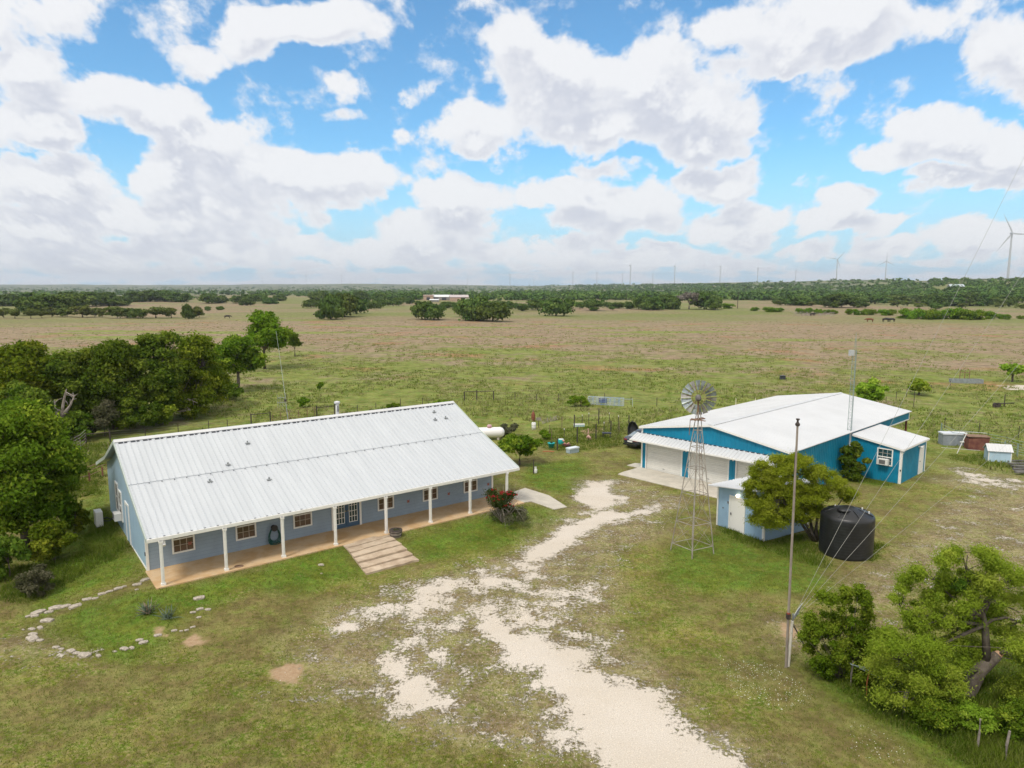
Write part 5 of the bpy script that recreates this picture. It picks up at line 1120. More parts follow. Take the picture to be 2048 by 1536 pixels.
# ------------------------------------------------------------------ things about the yard
def yard_things():
    # garden posts
    gpst = [(552,830,1030,1),(420,590,790,0),(455,660,860,0),(630,450,690,0),(668,680,830,2),(840,420,650,1),(890,630,900,1),(975,445,610,2),(1088,410,605,2),(1257,315,580,1),(1210,575,850,1),(1345,570,790,2),(1437,410,560,2),(1465,525,720,1),(1590,455,700,2),(1610,540,720,0),(1772,430,590,1)]
    ordn = 'first second third fourth fifth sixth seventh eighth ninth tenth eleventh twelfth thirteenth fourteenth fifteenth sixteenth seventeenth'.split()
    gpst.sort(); TAN = mat('tan_steel_post', (.20, .14, .09), .8, var=.3)
    for i, (x, y0, y1, kd) in enumerate(gpst):
        X, a, b = 1050 + x * .1172, 780 + y0 * .1172, 780 + y1 * .1172; g = gp(X, b); h = vert(a, g) - g.z
        t = empty('garden_post', g, 0, '%s steel post of the weedy garden plot from the left, %s' % (ordn[i], ['thin and tan', 'dark and thick', 'thin with a pale tip'][kd]), 'post', 'steel posts round the weedy garden plot')
        MB().tube((0, 0, -.1), (0, 0, h), .055 if kd == 1 else .03, n=6).build('shaft', DRKSTEEL if kd else TAN, t)
        if kd == 2: MB().tube((0, 0, h), (0, 0, h + .14), .033, n=6).build('tip', APPL, t)
    def put(px, py, name, label, cat, rz=0): g = gp(px, py); return empty(name, g, rz, label, cat)
    # propane tank
    t = put(979, 879, 'propane_tank', 'white horizontal propane tank with a pinkish dome lid beyond the house', 'gas tank', R(8))
    m = MB(); pr = [(.01, -1.45), (.25, -1.40), (.42, -1.25), (.50, -1.02), (.50, 1.02), (.42, 1.25), (.25, 1.40), (.01, 1.45)]; m.lathe(pr, 24); o = m.build('shell', mat('tank_white', (.78, .77, .76), .4), t, True); o.rotation_euler = (0, math.pi / 2, 0); o.location = (0, 0, .68)
    m = MB(); m.lathe([(.23, 0), (.24, .18), (.16, .28), (.01, .30)], 16); o = m.build('dome_lid', mat('faded_pink_lid', (.50, .30, .33), .5), t, True); o.location = (0, 0, 1.15)
    for x in (-.8, .8): MB().box(x - .1, x + .1, -.3, .3, 0, .24).build('foot', CONC, t)
    # barrel, barbecue-like rusty post, jug
    t = put(1067.5, 858.5, 'plastic_barrel', 'white plastic barrel by the corner of the weedy garden', 'barrel'); m = MB(); m.lathe([(.28, 0), (.31, .03), (.31, .3), (.325, .32), (.31, .34), (.31, .62), (.325, .64), (.31, .66), (.31, .92), (.28, .97), (.01, .97)], 18); m.build('body', APPL, t, True); m = MB(); m.lathe([(.05, .972), (.05, .99), (.01, .99)], 8); m.build('bung', GREYP, t); t.scale = (.72,) * 3
    t = put(1066.5, 842, 'rusty_chiminea', 'rust-red tapered iron stove standing behind the white barrel', 'stove'); m = MB(); m.lathe([(.20, 0), (.24, .1), (.27, .5), (.27, .9), (.16, 1.2), (.10, 1.28)], 12); m.build('body', mat('red_rust', (.16, .035, .02), .8, c2=(.24, .09, .05), vscale=5), t, True); m = MB(); m.lathe([(.10, 1.28), (.08, 1.5), (.12, 1.52), (.02, 1.6)], 10); m.build('chimney', RUSTY, t); t.scale = (.78,) * 3
    t = put(1077, 855, 'small_sign', 'small dark square board on a short stake by the white barrel', 'board'); MB().tube((0, 0, 0), (0, 0, .9), .03).build('stake', DRKSTEEL, t); MB().box(-.25, .25, -.05, -.03, .75, 1.05).build('board', WOOD, t)
    t = put(1071, 946, 'milk_jug', 'small white can with a neck at the foot of the steel post', 'can'); m = MB(); m.lathe([(.13, 0), (.14, .02), (.14, .30), (.07, .38), (.07, .44), (.10, .45), (.10, .48), (.01, .49)], 12); m.build('body', APPL, t, True)
    # turquoise tubs
    for px, py, lab, mm in [(1102.5, 896, 'turquoise tub planter holding dark soil and a plant', 1), (1122, 888, 'turquoise drum lying beside the dark garden post, with a white end', 0)]:
        t = put(px, py, 'turquoise_tub', lab, 'tub')
        if mm: m = MB(); m.lathe([(.22, 0), (.30, .42), (.33, .43), (.33, .48), (.28, .48), (.26, .38), (.01, .38)], 18); m.build('body', TURQ, t, True); leafy(t, 'plant', [((0, 0, .5), (.15, .15, .12))], 60, .05, LEAF['rose'])
        else: m = MB(); m.lathe([(.26, 0), (.28, .03), (.28, .42), (.26, .45), (.01, .45)], 18); m.build('body', TURQ, t, True); m = MB(); m.lathe([(.24, .452), (.24, .47), (.01, .475)], 16); m.build('end_cap', APPL, t)
    t = put(1145, 905, 'cooler_chest', 'pale grey-blue lidded chest on the grass beside the garden', 'chest', R(38)); m = MB(); m.box(-.55, .55, -.24, .24, .0, .36); m.build('body', mat('pale_blue_grey', (.34, .42, .46), .5), t); MB().box(-.58, .58, -.27, .27, .362, .47).build('lid', mat('white_blue_lid', (.62, .68, .72), .5), t)
    t = put(1133, 894, 'toy_wagon', 'small dark wagon heaped with pinkish things by the chest', 'wagon', R(-25)); m = MB(); m.box(-.35, .35, -.2, .2, .1, .26); m.build('tray', mat('dark_red_tray', (.10, .03, .03), .6), t)
    for x in (-.25, .25):
        for y in (-.21, .21): m = MB(); m.tube((x, y - .02, .09), (x, y + .02, .09), .09, n=12); m.build('wheel', DARK, t)
    m = MB(); rg = random.Random(4)
    for i in range(7): m.lathe([(.01, -.08), (.09, 0), (.01, .08)], 7, c=(rg.uniform(-.25, .2), rg.uniform(-.12, .12), .30 + .08 * rg.random()))
    m.lathe([(.01, -.1), (.12, 0), (.01, .1)], 8, c=(-.3, .0, .55)); m.build('load', mat('faded_pink', (.50, .25, .20), .7, var=.3), t)
    o = MB(); o.path([(-.5, 0, .05), (0, .02, .06), (.5, -.05, .05)], .05, 6); o = o.build('orange_plank', mat('orange_wood', (.42, .17, .07), .8)); o.location = gp(1097, 904); tag(o, 'short orange-brown log lying by the turquoise planter', 'log')
    # pink flamingo-like yard ornament, pale stump shape, grill
    t = put(1176, 882, 'yard_bird', 'pale pink long-necked yard bird ornament between two dark posts', 'ornament'); m = MB(); m.path([(.0, 0, .45), (-.02, 0, .75), (.04, 0, 1.0), (.0, 0, 1.2), (-.06, 0, 1.12), (-.04, 0, 1.0)], [.05, .05, .045, .045, .045, .02], 7); m.path([(-.15, 0, .35), (0, 0, .45), (.18, 0, .3), (.28, 0, .12)], [.05, .17, .13, .03], 8); m.path([(0, 0, .4), (-.05, 0, .1), (.08, 0, 0)], [.05, .04, .02], 6); m.build('body', mat('pale_pink', (.55, .33, .29), .7, var=.2), t, True)
    MB().path([(.04, 0, .34), (.05, 0, 0)], .018, 5).build('leg', DRKSTEEL, t)
    t = put(1213, 876, 'fire_grill', 'low black grill standing in the weeds left of the car', 'grill'); m = MB(); m.box(-.42, .42, -.25, .25, .45, .53); m.build('tray', DARK, t)
    for x in (-.35, .35):
        for y in (-.2, .2): MB().tube((x, y, 0), (x, y, .45), .02).build('leg', DARK, t)
    m = MB()
    for i in range(34):
        a = gp(1084 + i * 1.0, 849 - .28 * i); rgx = random.Random(i); m.tube(a + Vector((0, 0, .05)), a + Vector((rgx.uniform(-.3, .3), rgx.uniform(-.3, .3), rgx.uniform(.2, .6))), .02, n=4)
    o = m.build('brush_pile', DEADW); tag(o, 'low pile of pale grey brush at the back of the garden plot', 'brush pile')
    t = put(1158, 853, 'feed_trough', 'small pale blue trough at the back of the garden', 'trough', R(4)); MB().box(-.55, .55, -.2, .2, 0, .22).build('body', mat('pale_blue', (.45, .60, .62), .5), t); MB().box(-.58, .58, -.22, .22, .221, .26).build('rim', APPL, t)
    # black pond liner / hull propped behind the car
    t = put(1268, 872, 'black_hull', 'black rounded plastic hull propped upright behind the grey car', 'hull', R(-25)); m = MB(); pr = [(.60, 0.), (.70, .5), (.62, 1.1), (.38, 1.6), (.04, 1.78)]; ring = []
    for r_, z in pr: ring.append([(r_ * math.cos(a_), .45 * abs(math.sin(a_)) * (r_ / .7), z + .1 * math.sin(a_)) for a_ in np.linspace(0, math.pi, 11)])
    vs = [p for rr in ring for p in rr]; m.add(vs, [(i * 11 + j, i * 11 + j + 1, (i + 1) * 11 + j + 1, (i + 1) * 11 + j) for i in range(4) for j in range(10)]); o = m.build('shell', BLACKP, t, True); mo = o.modifiers.new('s', 'SOLIDIFY'); mo.thickness = .05; o.rotation_euler = (R(-14), R(-14), 0)
    m = MB(); m.path([(ring[k][0][0], ring[k][0][1] - .03, ring[k][0][2]) for k in range(5)] , .04, 6); m.path([(ring[k][10][0], ring[k][10][1] - .03, ring[k][10][2]) for k in range(5)], .04, 6); o = m.build('rim', BLACKP, t); o.rotation_euler = (R(-14), R(-14), 0); t.scale = (.8, .8, .8)
    # blue tube cattle panel trailer
    def cattle():
        A, B = gp(1176, 809), gp(1246, 813); d = (B - A); L = d.length; rz = math.atan2(d.y, d.x)
        t = empty('cattle_panel', A, rz, 'long blue and cream tube cattle feeder standing in the back pasture', 'cattle feeder'); h = .95
        CP = mat('cream_blue_tube', (.62, .64, .58), .5, c2=(.18, .30, .50), vscale=.9)
        for y in (0, .55):
            m = MB()
            for z in (.08, .3, .5, .7, h): m.tube((0, y, z), (L, y, z), .03 if z in (.08, h) else .02, n=5)
            for k in range(9): m.tube((L * k / 8, y, 0), (L * k / 8, y, h), .03, n=5)
            m.build('side_panel', CP, t)
        m = MB()
        for x in (0, L): 
            for z in (.1, .7, h): m.tube((x, 0, z), (x, .55, z), .025, n=5)
        m.tube((L, 0, .9), (L + 1.1, .3, .9), .025); m.tube((L + 1.1, .3, 1.0), (L + 1.1, .3, 0), .025); m.build('end_frame', CP, t)
        MB().box(L * .3, L * .52, .15, .4, .3, .8).build('feed_box', mat('navy_box', (.08, .10, .22), .5), t)
    cattle()
    for px, py, w_, lab in [(1905, 889, 1.5, 'g'), (1952, 898, 1.35, 'r')]:
        g = gp(px, py)
        if lab == 'g':
            t = empty('stock_tank', g, R(-8), 'grey boxy trough with a pale lid inside the pen', 'trough'); MB().box(-1.05, 1.0, -.5, .5, 0, 1.0).build('body', mat('grey_sheet', (.26, .29, .33), .5, var=.15), t); MB().box(-1.1, 1.05, -.56, .56, 1.002, 1.12).build('lid', mat('pale_lid', (.60, .63, .67), .5), t)
        else:
            t = empty('rusty_bin', g, R(-12), 'dark red rusty steel bin inside the pen beside the grey trough', 'bin'); m = MB(); m.extrude([(-.8, -.5, 0), (.7, -.5, 0), (.85, -.5, 1.15), (-.85, -.5, 1.0)], (0, 1.0, 0)); m.build('body', mat('maroon_rust', (.11, .03, .028), .7, c2=(.22, .09, .06), vscale=2), t); MB().box(-.9, .9, -.56, .56, 1.16, 1.22).build('rim', RUSTY, t)
    # little well house
    g = gp(1994, 922); t = empty('well_house', g, R(-18), 'tiny pale blue well house with a white gable roof at the right edge', 'well house')
    BW = mat('pale_blue_panel', (.42, .56, .68), .5, fn=vpattern(0, .42, .4, (.42, .57, .68), (.28, .40, .50), sharp=.05)); w2, d2, h2 = .82, .55, .95
    m = MB(); m.extrude([(-w2, -d2, 0), (-w2, d2, 0), (-w2, d2, h2), (-w2, 0, h2 + .42), (-w2, -d2, h2)], (2 * w2, 0, 0)); m.build('wall', BW, t)
    r = MB(); roof_panel(r, (-w2 - .1, -d2 - .12, h2 - .02), (w2 + .1, -d2 - .12, h2 - .02), (w2 + .1, 0, h2 + .50), (-w2 - .1, 0, h2 + .50), .03, .25, .03, .02); roof_panel(r, (w2 + .1, d2 + .12, h2 - .02), (-w2 - .1, d2 + .12, h2 - .02), (-w2 - .1, .005, h2 + .50), (w2 + .1, .005, h2 + .50), .03, .25, .03, .02); r.build('roof', ROOFW, t)
    m = MB(); m.box(w2 - .05, w2 + .02, -d2 - .02, -d2 - .001, 0, h2); m.box(w2 + .002, w2 + .02, d2 - .08, d2, 0, h2); m.box(-w2 - .01, -w2 + .06, -d2 - .02, -d2 - .001, 0, h2); m.build_each('corner_trim', TRIM, t)
    # white aerial lying against the pen
    g = gp(1914, 908); t = empty('tv_aerial', g, 0, 'white television aerial leaning over the pen fence', 'aerial')
    def P(x, y): r_ = px_dir(x, y); tt = g.y / r_[1]; return Vector((r_[0] * tt, g.y, CAM_H + r_[2] * tt)) - g
    m = MB(); m.tube(P(1914, 907), P(1934, 865), .035); m.build('boom', APPL, t); m = MB(); m.tube(P(1899, 863) + Vector((0, .2, 0)), P(1973, 866), .015); m.tube(P(1880, 894) - Vector((0, .2, 0)), P(1960, 901), .015); m.tube(P(1920, 884), P(1928, 884), .05); m.build('element', APPL, t)
    m = MB(); 
    for k in range(5): a = gp(2052 + k * 5, 925 + k * 6); m.box(a.x - 1.6, a.x + 1.6, a.y - .12, a.y + .12, a.z + .05 + .02 * k, a.z + .2 + .02 * k)
    o = m.build('timber_pile', mat('dark_timber', (.05, .045, .045), .8, c2=(.2, .19, .18), vscale=1.), None); tag(o, 'pile of dark old timbers at the right edge beyond the well house', 'timber pile')
    # concrete trough and pipe stand in the far right pasture
    t = put(1932, 766, 'water_trough', 'low pale concrete water trough with pipe uprights in the right pasture', 'water trough', R(-4)); m = MB(); m.box(-2.2, 2.2, -.6, -.5, 0, .6); m.box(-2.2, 2.2, .5, .6, 0, .6); m.box(-2.2, -2.1, -.5, .5, 0, .6); m.box(2.1, 2.2, -.5, .5, 0, .6); m.build('basin', mat('grey_concrete', (.22, .25, .26), .8, var=.15), t)
    for x in (-.6, .1, .8): MB().tube((x, .7, 0), (x, .7, 1.9), .06).build('pipe_post', RUSTY, t)
    m = MB(); m.tube((-.6, .7, 1.5), (.8, .7, 1.5), .04); m.build('crossbar', RUSTY, t)
    t = put(2008, 815, 'farm_implement', 'small dark farm implement left standing in the right pasture', 'implement'); m = MB(); m.tube((-1.1, 0, .45), (1.2, 0, .55), .06); m.tube((0, 0, .2), (.0, 0, 1.6), .06); m.tube((-1., -.3, .2), (-1., .3, .5), .05); m.build('frame', DRKSTEEL, t)
    for x in (-1.1, -.7): m = MB(); m.tube((x, -.05, .3), (x, .05, .3), .3, n=14); m.build('disc', DRKSTEEL, t)
    # black box in pasture, tractor and cream rail behind the workshop
    t = put(1565, 759, 'mineral_feeder', 'small black box feeder alone in the pasture above the workshop', 'feeder'); MB().box(-.35, .35, -.3, .3, 0, .55).build('body', DARK, t); MB().box(-.4, .4, -.35, .35, .551, .62).build('lid', BLACKP, t)
    q = shop_pt(-1.3, 17.2); t = empty('tractor', (q.x, q.y, tz(q.x, q.y)), -WAZ + R(90), 'green tractor with black tyres parked behind the workshop roof', 'tractor'); TG = mat('tractor_green', (.015, .12, .03), .4)
    m = MB(); m.box(.2, 1.7, -.3, .3, .8, 1.5); m.box(-1.0, .3, -.35, .35, .6, 1.1); m.build('body', TG, t); MB().box(-.8, -.3, -.3, .3, 1.35, 1.5).build('seat', BLACKP, t)
    m = MB(); m.box(-.95, -.85, -.55, -.45, .9, 2.35); m.box(-.95, -.85, .45, .55, .9, 2.35); m.box(-.95, -.85, -.45, .45, 2.25, 2.35); m.build('roll_bar', BLACKP, t)
    for x, r_, w_ in ((-.6, .72, .2), (1.35, .42, .14)):
        for s in (-1, 1): m = MB(); m.tube((x, s * .55, r_), (x, s * (.55 + w_ * 1.5), r_), r_, n=20); wo = m.build('wheel', BLACKP, t); mm = MB(); mm.tube((x, s * (.551 + w_ * 1.5), r_), (x, s * (.57 + w_ * 1.5), r_), r_ * .5, n=14); mm.build('rim', mat('rim_yellow', (.5, .38, .03), .5), wo)
    fence('pipe_rail', 'low cream pipe rail behind the workshop roof', [(1471, 797, 822), (1510, 796, 819)], mat('cream_pipe', (.62, .56, .42), .6), 1, .05, MATS['cream_pipe'] if 'cream_pipe' in MATS else TRIM, rails=[.7], rr=.05, wname='rail', cat='rail')
yard_things()

def build_car():
    q = shop_pt(-4.7, 7.1); T0 = empty('parked_car', (q.x, q.y, tz(q.x, q.y)), -WAZ + R(90), 'dark grey saloon car parked tail first beside the workshop', 'car')   # local +x = nose, away
    PAINT = mat('dark_grey_car_paint', (.085, .095, .12), .22, metal=.5, spec=.6, var=.05); GL = mat('car_glass', (.22, .26, .28), .08, spec=.8)
    xs = [-2.35, -2.25, -1.9, -1.45, -1.0, -.3, .5, 1.1, 1.7, 2.2, 2.4]
    # (half width, sill z, belt z) body hull sections
    hw = [.70, .84, .90, .92, .92, .92, .92, .91, .88, .80, .62]; zb = [.42, .28, .24, .22, .22, .22, .22, .22, .24, .30, .42]; zt = [.80, .98, 1.02, 1.00, .98, .96, .94, .92, .84, .74, .60]
    m = MB(); vs = []
    for x, w, a, b in zip(xs, hw, zb, zt):
        vs += [(x, -w * .9, a), (x, -w, a + .16), (x, -w, b - .22), (x, -w * .93, b - .03), (x, -w * .80, b), (x, 0, b + .03), (x, w * .80, b), (x, w * .93, b - .03), (x, w, b - .22), (x, w, a + .16), (x, w * .9, a)]
    n = 11; fs = [(i * n + j, i * n + (j + 1) % n, (i + 1) * n + (j + 1) % n, (i + 1) * n + j) for i in range(len(xs) - 1) for j in range(n)] + [tuple(range(n - 1, -1, -1)), tuple(range(10 * n, 11 * n))]
    m.add(vs, fs); bo = m.build('body', PAINT, T0, True); bv = bo.modifiers.new('s', 'SUBSURF'); bv.levels = bv.render_levels = 1
    # greenhouse: fastback rear glass
    c = MB(); cs = [(-1.95, .74, 1.00), (-1.5, .70, 1.13), (-.95, .66, 1.33), (-.4, .62, 1.42), (.15, .62, 1.42), (.7, .66, 1.24), (1.25, .74, .97)]; vs = []
    for x, w, z in cs: vs += [(x, -.80, .92), (x, -w, z - .05), (x, -w * .75, z), (x, w * .75, z), (x, w, z - .05), (x, .80, .92)]
    n = 6; c.add(vs, [(i * n + j, i * n + (j + 1) % n, (i + 1) * n + (j + 1) % n, (i + 1) * n + j) for i in range(6) for j in range(n)] + [tuple(range(n - 1, -1, -1)), tuple(range(36, 42))]); c.build('windows', GL, T0, True)
    c = MB(); vs = []
    for x, w, z in [(-1.0, .52, 1.345), (-.4, .58, 1.435), (.2, .58, 1.435), (.35, .56, 1.40)]: vs += [(x, -w, z - .01), (x, 0, z + .012), (x, w, z - .01)]
    c.add(vs, [(i * 3 + j, i * 3 + j + 1, i * 3 + j + 4, i * 3 + j + 3) for i in range(3) for j in range(2)]); o = c.build('roof', PAINT, T0, True); o.modifiers.new('s', 'SOLIDIFY').thickness = .02
    for s in (-1, 1):
        for x in (-1.45, 1.45):
            w_ = MB(); w_.tube((x, s * .74, .33), (x, s * .945, .33), .33, n=22); wo = w_.build('wheel', mat('tyre_rubber', (.02, .02, .02), .8), T0); mm = MB(); mm.tube((x, s * .946, .33), (x, s * .955, .33), .21, n=16); mm.build('rim', mat('alloy', (.4, .4, .42), .3, metal=.8), wo)
        l = MB(); l.extrude([(-2.36, s * .38, .80), (-2.30, s * .70, .84), (-2.12, s * .885, .86), (-2.10, s * .90, .76), (-2.28, s * .74, .72), (-2.38, s * .38, .73)], (-.045, 0, 0)); l.build('tail_light', mat('tail_red', (.28, .008, .012), .25), T0)
        l = MB(); l.box(.75, .9, s * .92, s * 1.06, .92, 1.02); l.build('door_mirror', PAINT, T0)
    MB().box(-2.44, -2.41, -.26, .26, .60, .72).build('number_plate', mat('plate_white', (.72, .72, .70), .5), T0)
    MB().box(-2.44, -2.30, -.74, .74, .30, .42).build('bumper', BLACKP, T0); MB().box(-2.455, -2.44, -.60, .60, .43, .45).build('chrome_strip', mat('chrome', (.6, .6, .62), .15, metal=1), T0)
    m = MB(); m.extrude([(-.55, -.03, 1.43), (-.75, -.03, 1.50), (-.80, -.03, 1.40)], (0, .06, 0)); m.build('fin_antenna', BLACKP, T0)
build_car()

# ------------------------------------------------------------------ stones of the garden edging
def stones():
    k = .27344; L = [(210,560,38,'end of the upper stone row'),(282,533,85,0),(255,558,45,0),(358,530,50,0),(412,500,85,0),(480,488,60,0),(550,488,75,0),(636,437,55,0),(695,430,40,0),(748,397,50,0),(800,380,45,0),(866,357,55,0),(908,342,30,0),(1003,328,55,0),(1000,365,25,0),(1060,295,60,0),
      (345,593,75,1),(293,645,45,1),(235,655,45,1),(170,658,20,1),(242,693,55,1),(238,725,90,1),(292,738,45,1),(410,788,45,1),(450,800,35,1),(522,815,60,1),(562,832,50,1),(620,845,85,1),(720,850,42,1),(840,818,28,1),(910,800,60,1),(965,792,45,1),(1020,735,50,2),(1050,752,60,2),(1155,700,50,2),(1275,665,40,2),(1325,668,25,2),(1365,662,30,2),(1410,640,35,2),
      (1455,428,75,3),(1462,508,48,3),(1522,511,42,3),(1412,532,40,3),(1455,568,32,3)]
    where = {0: 'upper stone row slanting to the porch', 1: 'lower left bend of the stone edging', 2: 'scattered stones below yucca', 3: 'loose stones on the lawn below the porch'}
    cnt = {}; ow = ['first', 'second', 'third', 'fourth', 'fifth', 'sixth', 'seventh', 'eighth', 'ninth', 'tenth', 'eleventh', 'twelfth', 'thirteenth', 'fourteenth', 'fifteenth', 'sixteenth', 'seventeenth', 'eighteenth']
    L = [(x, y, w, 0 if isinstance(s, str) else s) for x, y, w, s in L]; L.sort(key=lambda q: (q[3], q[0]))
    for i, (x, y, w, s) in enumerate(L):
        X, Y = x * k, 1080 + y * k; g = gp(X, Y); cnt[s] = cnt.get(s, 0) + 1; rad = w * k / 2 * g.length / FPX * 1.05; rg = random.Random(i)
        bm_ = bmesh.new(); bmesh.ops.create_icosphere(bm_, subdivisions=2, radius=1)
        for v in bm_.verts:
            q = v.co * 1.6 + Vector((i * 3.1, 0, 0)); f = 1 + .35 * mnoise.noise(q); v.co = Vector((max(-.8, min(.8, v.co.x * f)), max(-.75, min(.75, v.co.y * f)), max(-.6, min(.6, v.co.z * f))))
        me = bpy.data.meshes.new('edging_stone'); bm_.to_mesh(me); bm_.free(); me.materials.append(STONE)
        o = bpy.data.objects.new('edging_stone', me); COL.objects.link(o); o.location = g + Vector((0, 0, .02)); o.scale = (rad * 1.2, rad * .75, min(.18, rad * .42)); o.rotation_euler = (0, 0, (R(35) if s == 0 else R(-20) if s == 1 else R(30)) + rg.uniform(-.4, .4))
        tag(o, '%s block from left, %s' % (ow[cnt[s] - 1] , where[s]), 'stone', ['stones of the upper edging row', 'stones of the lower left edging', 'stones below the yucca', 'loose stones on the lawn'][s])
    for x, y, lab in [(642, 1130, 'single pale stone lying in the lawn left of the steps'), (643, 1147, 'tiny pale stone below the single lawn stone')]:
        g = gp(x, y); bm_ = bmesh.new(); bmesh.ops.create_icosphere(bm_, subdivisions=2, radius=1)
        for v in bm_.verts: v.co *= 1 + .3 * mnoise.noise(v.co * 1.7 + Vector((x, 0, 0)))
        me = bpy.data.meshes.new('stone'); bm_.to_mesh(me); bm_.free(); me.materials.append(STONE); o = bpy.data.objects.new('stone', me); COL.objects.link(o); o.location = g; s_ = .16 if y < 1140 else .07; o.scale = (s_, s_ * .7, s_ * .5); tag(o, lab, 'stone')
    # yucca
    for j, (x, y, n, lab) in enumerate([(295, 1228, 60, 'spiky blue-green yucca clump with dry lower leaves'), (338, 1238, 34, 'smaller upright yucca clump right of the dry one')]):
        g = gp(x, y); t = empty('yucca', g, 0, lab, 'yucca'); rg = random.Random(j); m = MB(); md = MB()
        for i in range(n):
            an = rg.uniform(0, 6.3); el = rg.uniform(.15, 1.4); Lf = rg.uniform(.45, .75); d = Vector((math.cos(an) * math.cos(el), math.sin(an) * math.cos(el), math.sin(el))); s_ = Vector((-math.sin(an), math.cos(an), 0)) * .022; b = Vector((rg.uniform(-.15, .15), rg.uniform(-.1, .1), .05))
            (md if (j == 0 and i % 3 == 0) else m).add([b - s_, b + s_, b + d * Lf * .6 + s_ * .8, b + d * Lf + Vector((0, 0, -.05)), b + d * Lf * .6 - s_ * .8], [(0, 1, 2, 3, 4)])
        m.build('leaves', mat('yucca_green', (.10, .15, .11), .6, c2=(.17, .22, .15), vscale=3), t)
        if j == 0: md.build('dry_leaves', mat('yucca_dry', (.30, .23, .17), .8), t)
import bmesh
stones()
# ------------------------------------------------------------------ middle distance trees, one object each
ORD = 'first second third fourth fifth sixth seventh eighth ninth tenth eleventh twelfth thirteenth fourteenth fifteenth sixteenth seventeenth eighteenth nineteenth twentieth'.split()
ORD += ['twenty-' + o for o in ORD[:9]] + ['thirtieth'] + ['thirty-' + o for o in ORD[:9]] + ['fortieth']
def proto(kind, seed):
    """unit tree: height 1, half width 1, on the ground at the origin"""
    rg = random.Random(seed); t = bpy.data.objects.new('far_tree', None); COL.objects.link(t)
    if kind == 'oak': cl = [((c[0], c[1], c[2]), (r[0], r[1], r[2])) for c, r in crown_clusters(rg, 1., -.1, 1., 30, .38, .6)]; n, s, lf = 7000, .065, 'far'
    elif kind == 'mesq': cl = crown_clusters(rg, 1., .05, 1., 18, .34, .5); n, s, lf = 3200, .06, 'farm'
    elif kind == 'dead': cl = crown_clusters(rg, 1., .15, 1., 14, .36, .40); n, s, lf = 2200, .05, 'dead'
    else: cl = crown_clusters(rg, 1., -.15, .98, 15, .40, .7); n, s, lf = 3200, .065, 'bright' if kind == 'hedge' else 'far'
    m = MB()
    limbs(m, rg, cl, .30, .045, forks=3, base=(0, 0, -.05), crook=.04, n=5, every=2); m.build('trunk', BARK, t, True)
    leafy(t, 'crown', cl, n, s, LEAF[lf], seed, shell=.5, flat=.5, aspect=.8); return t
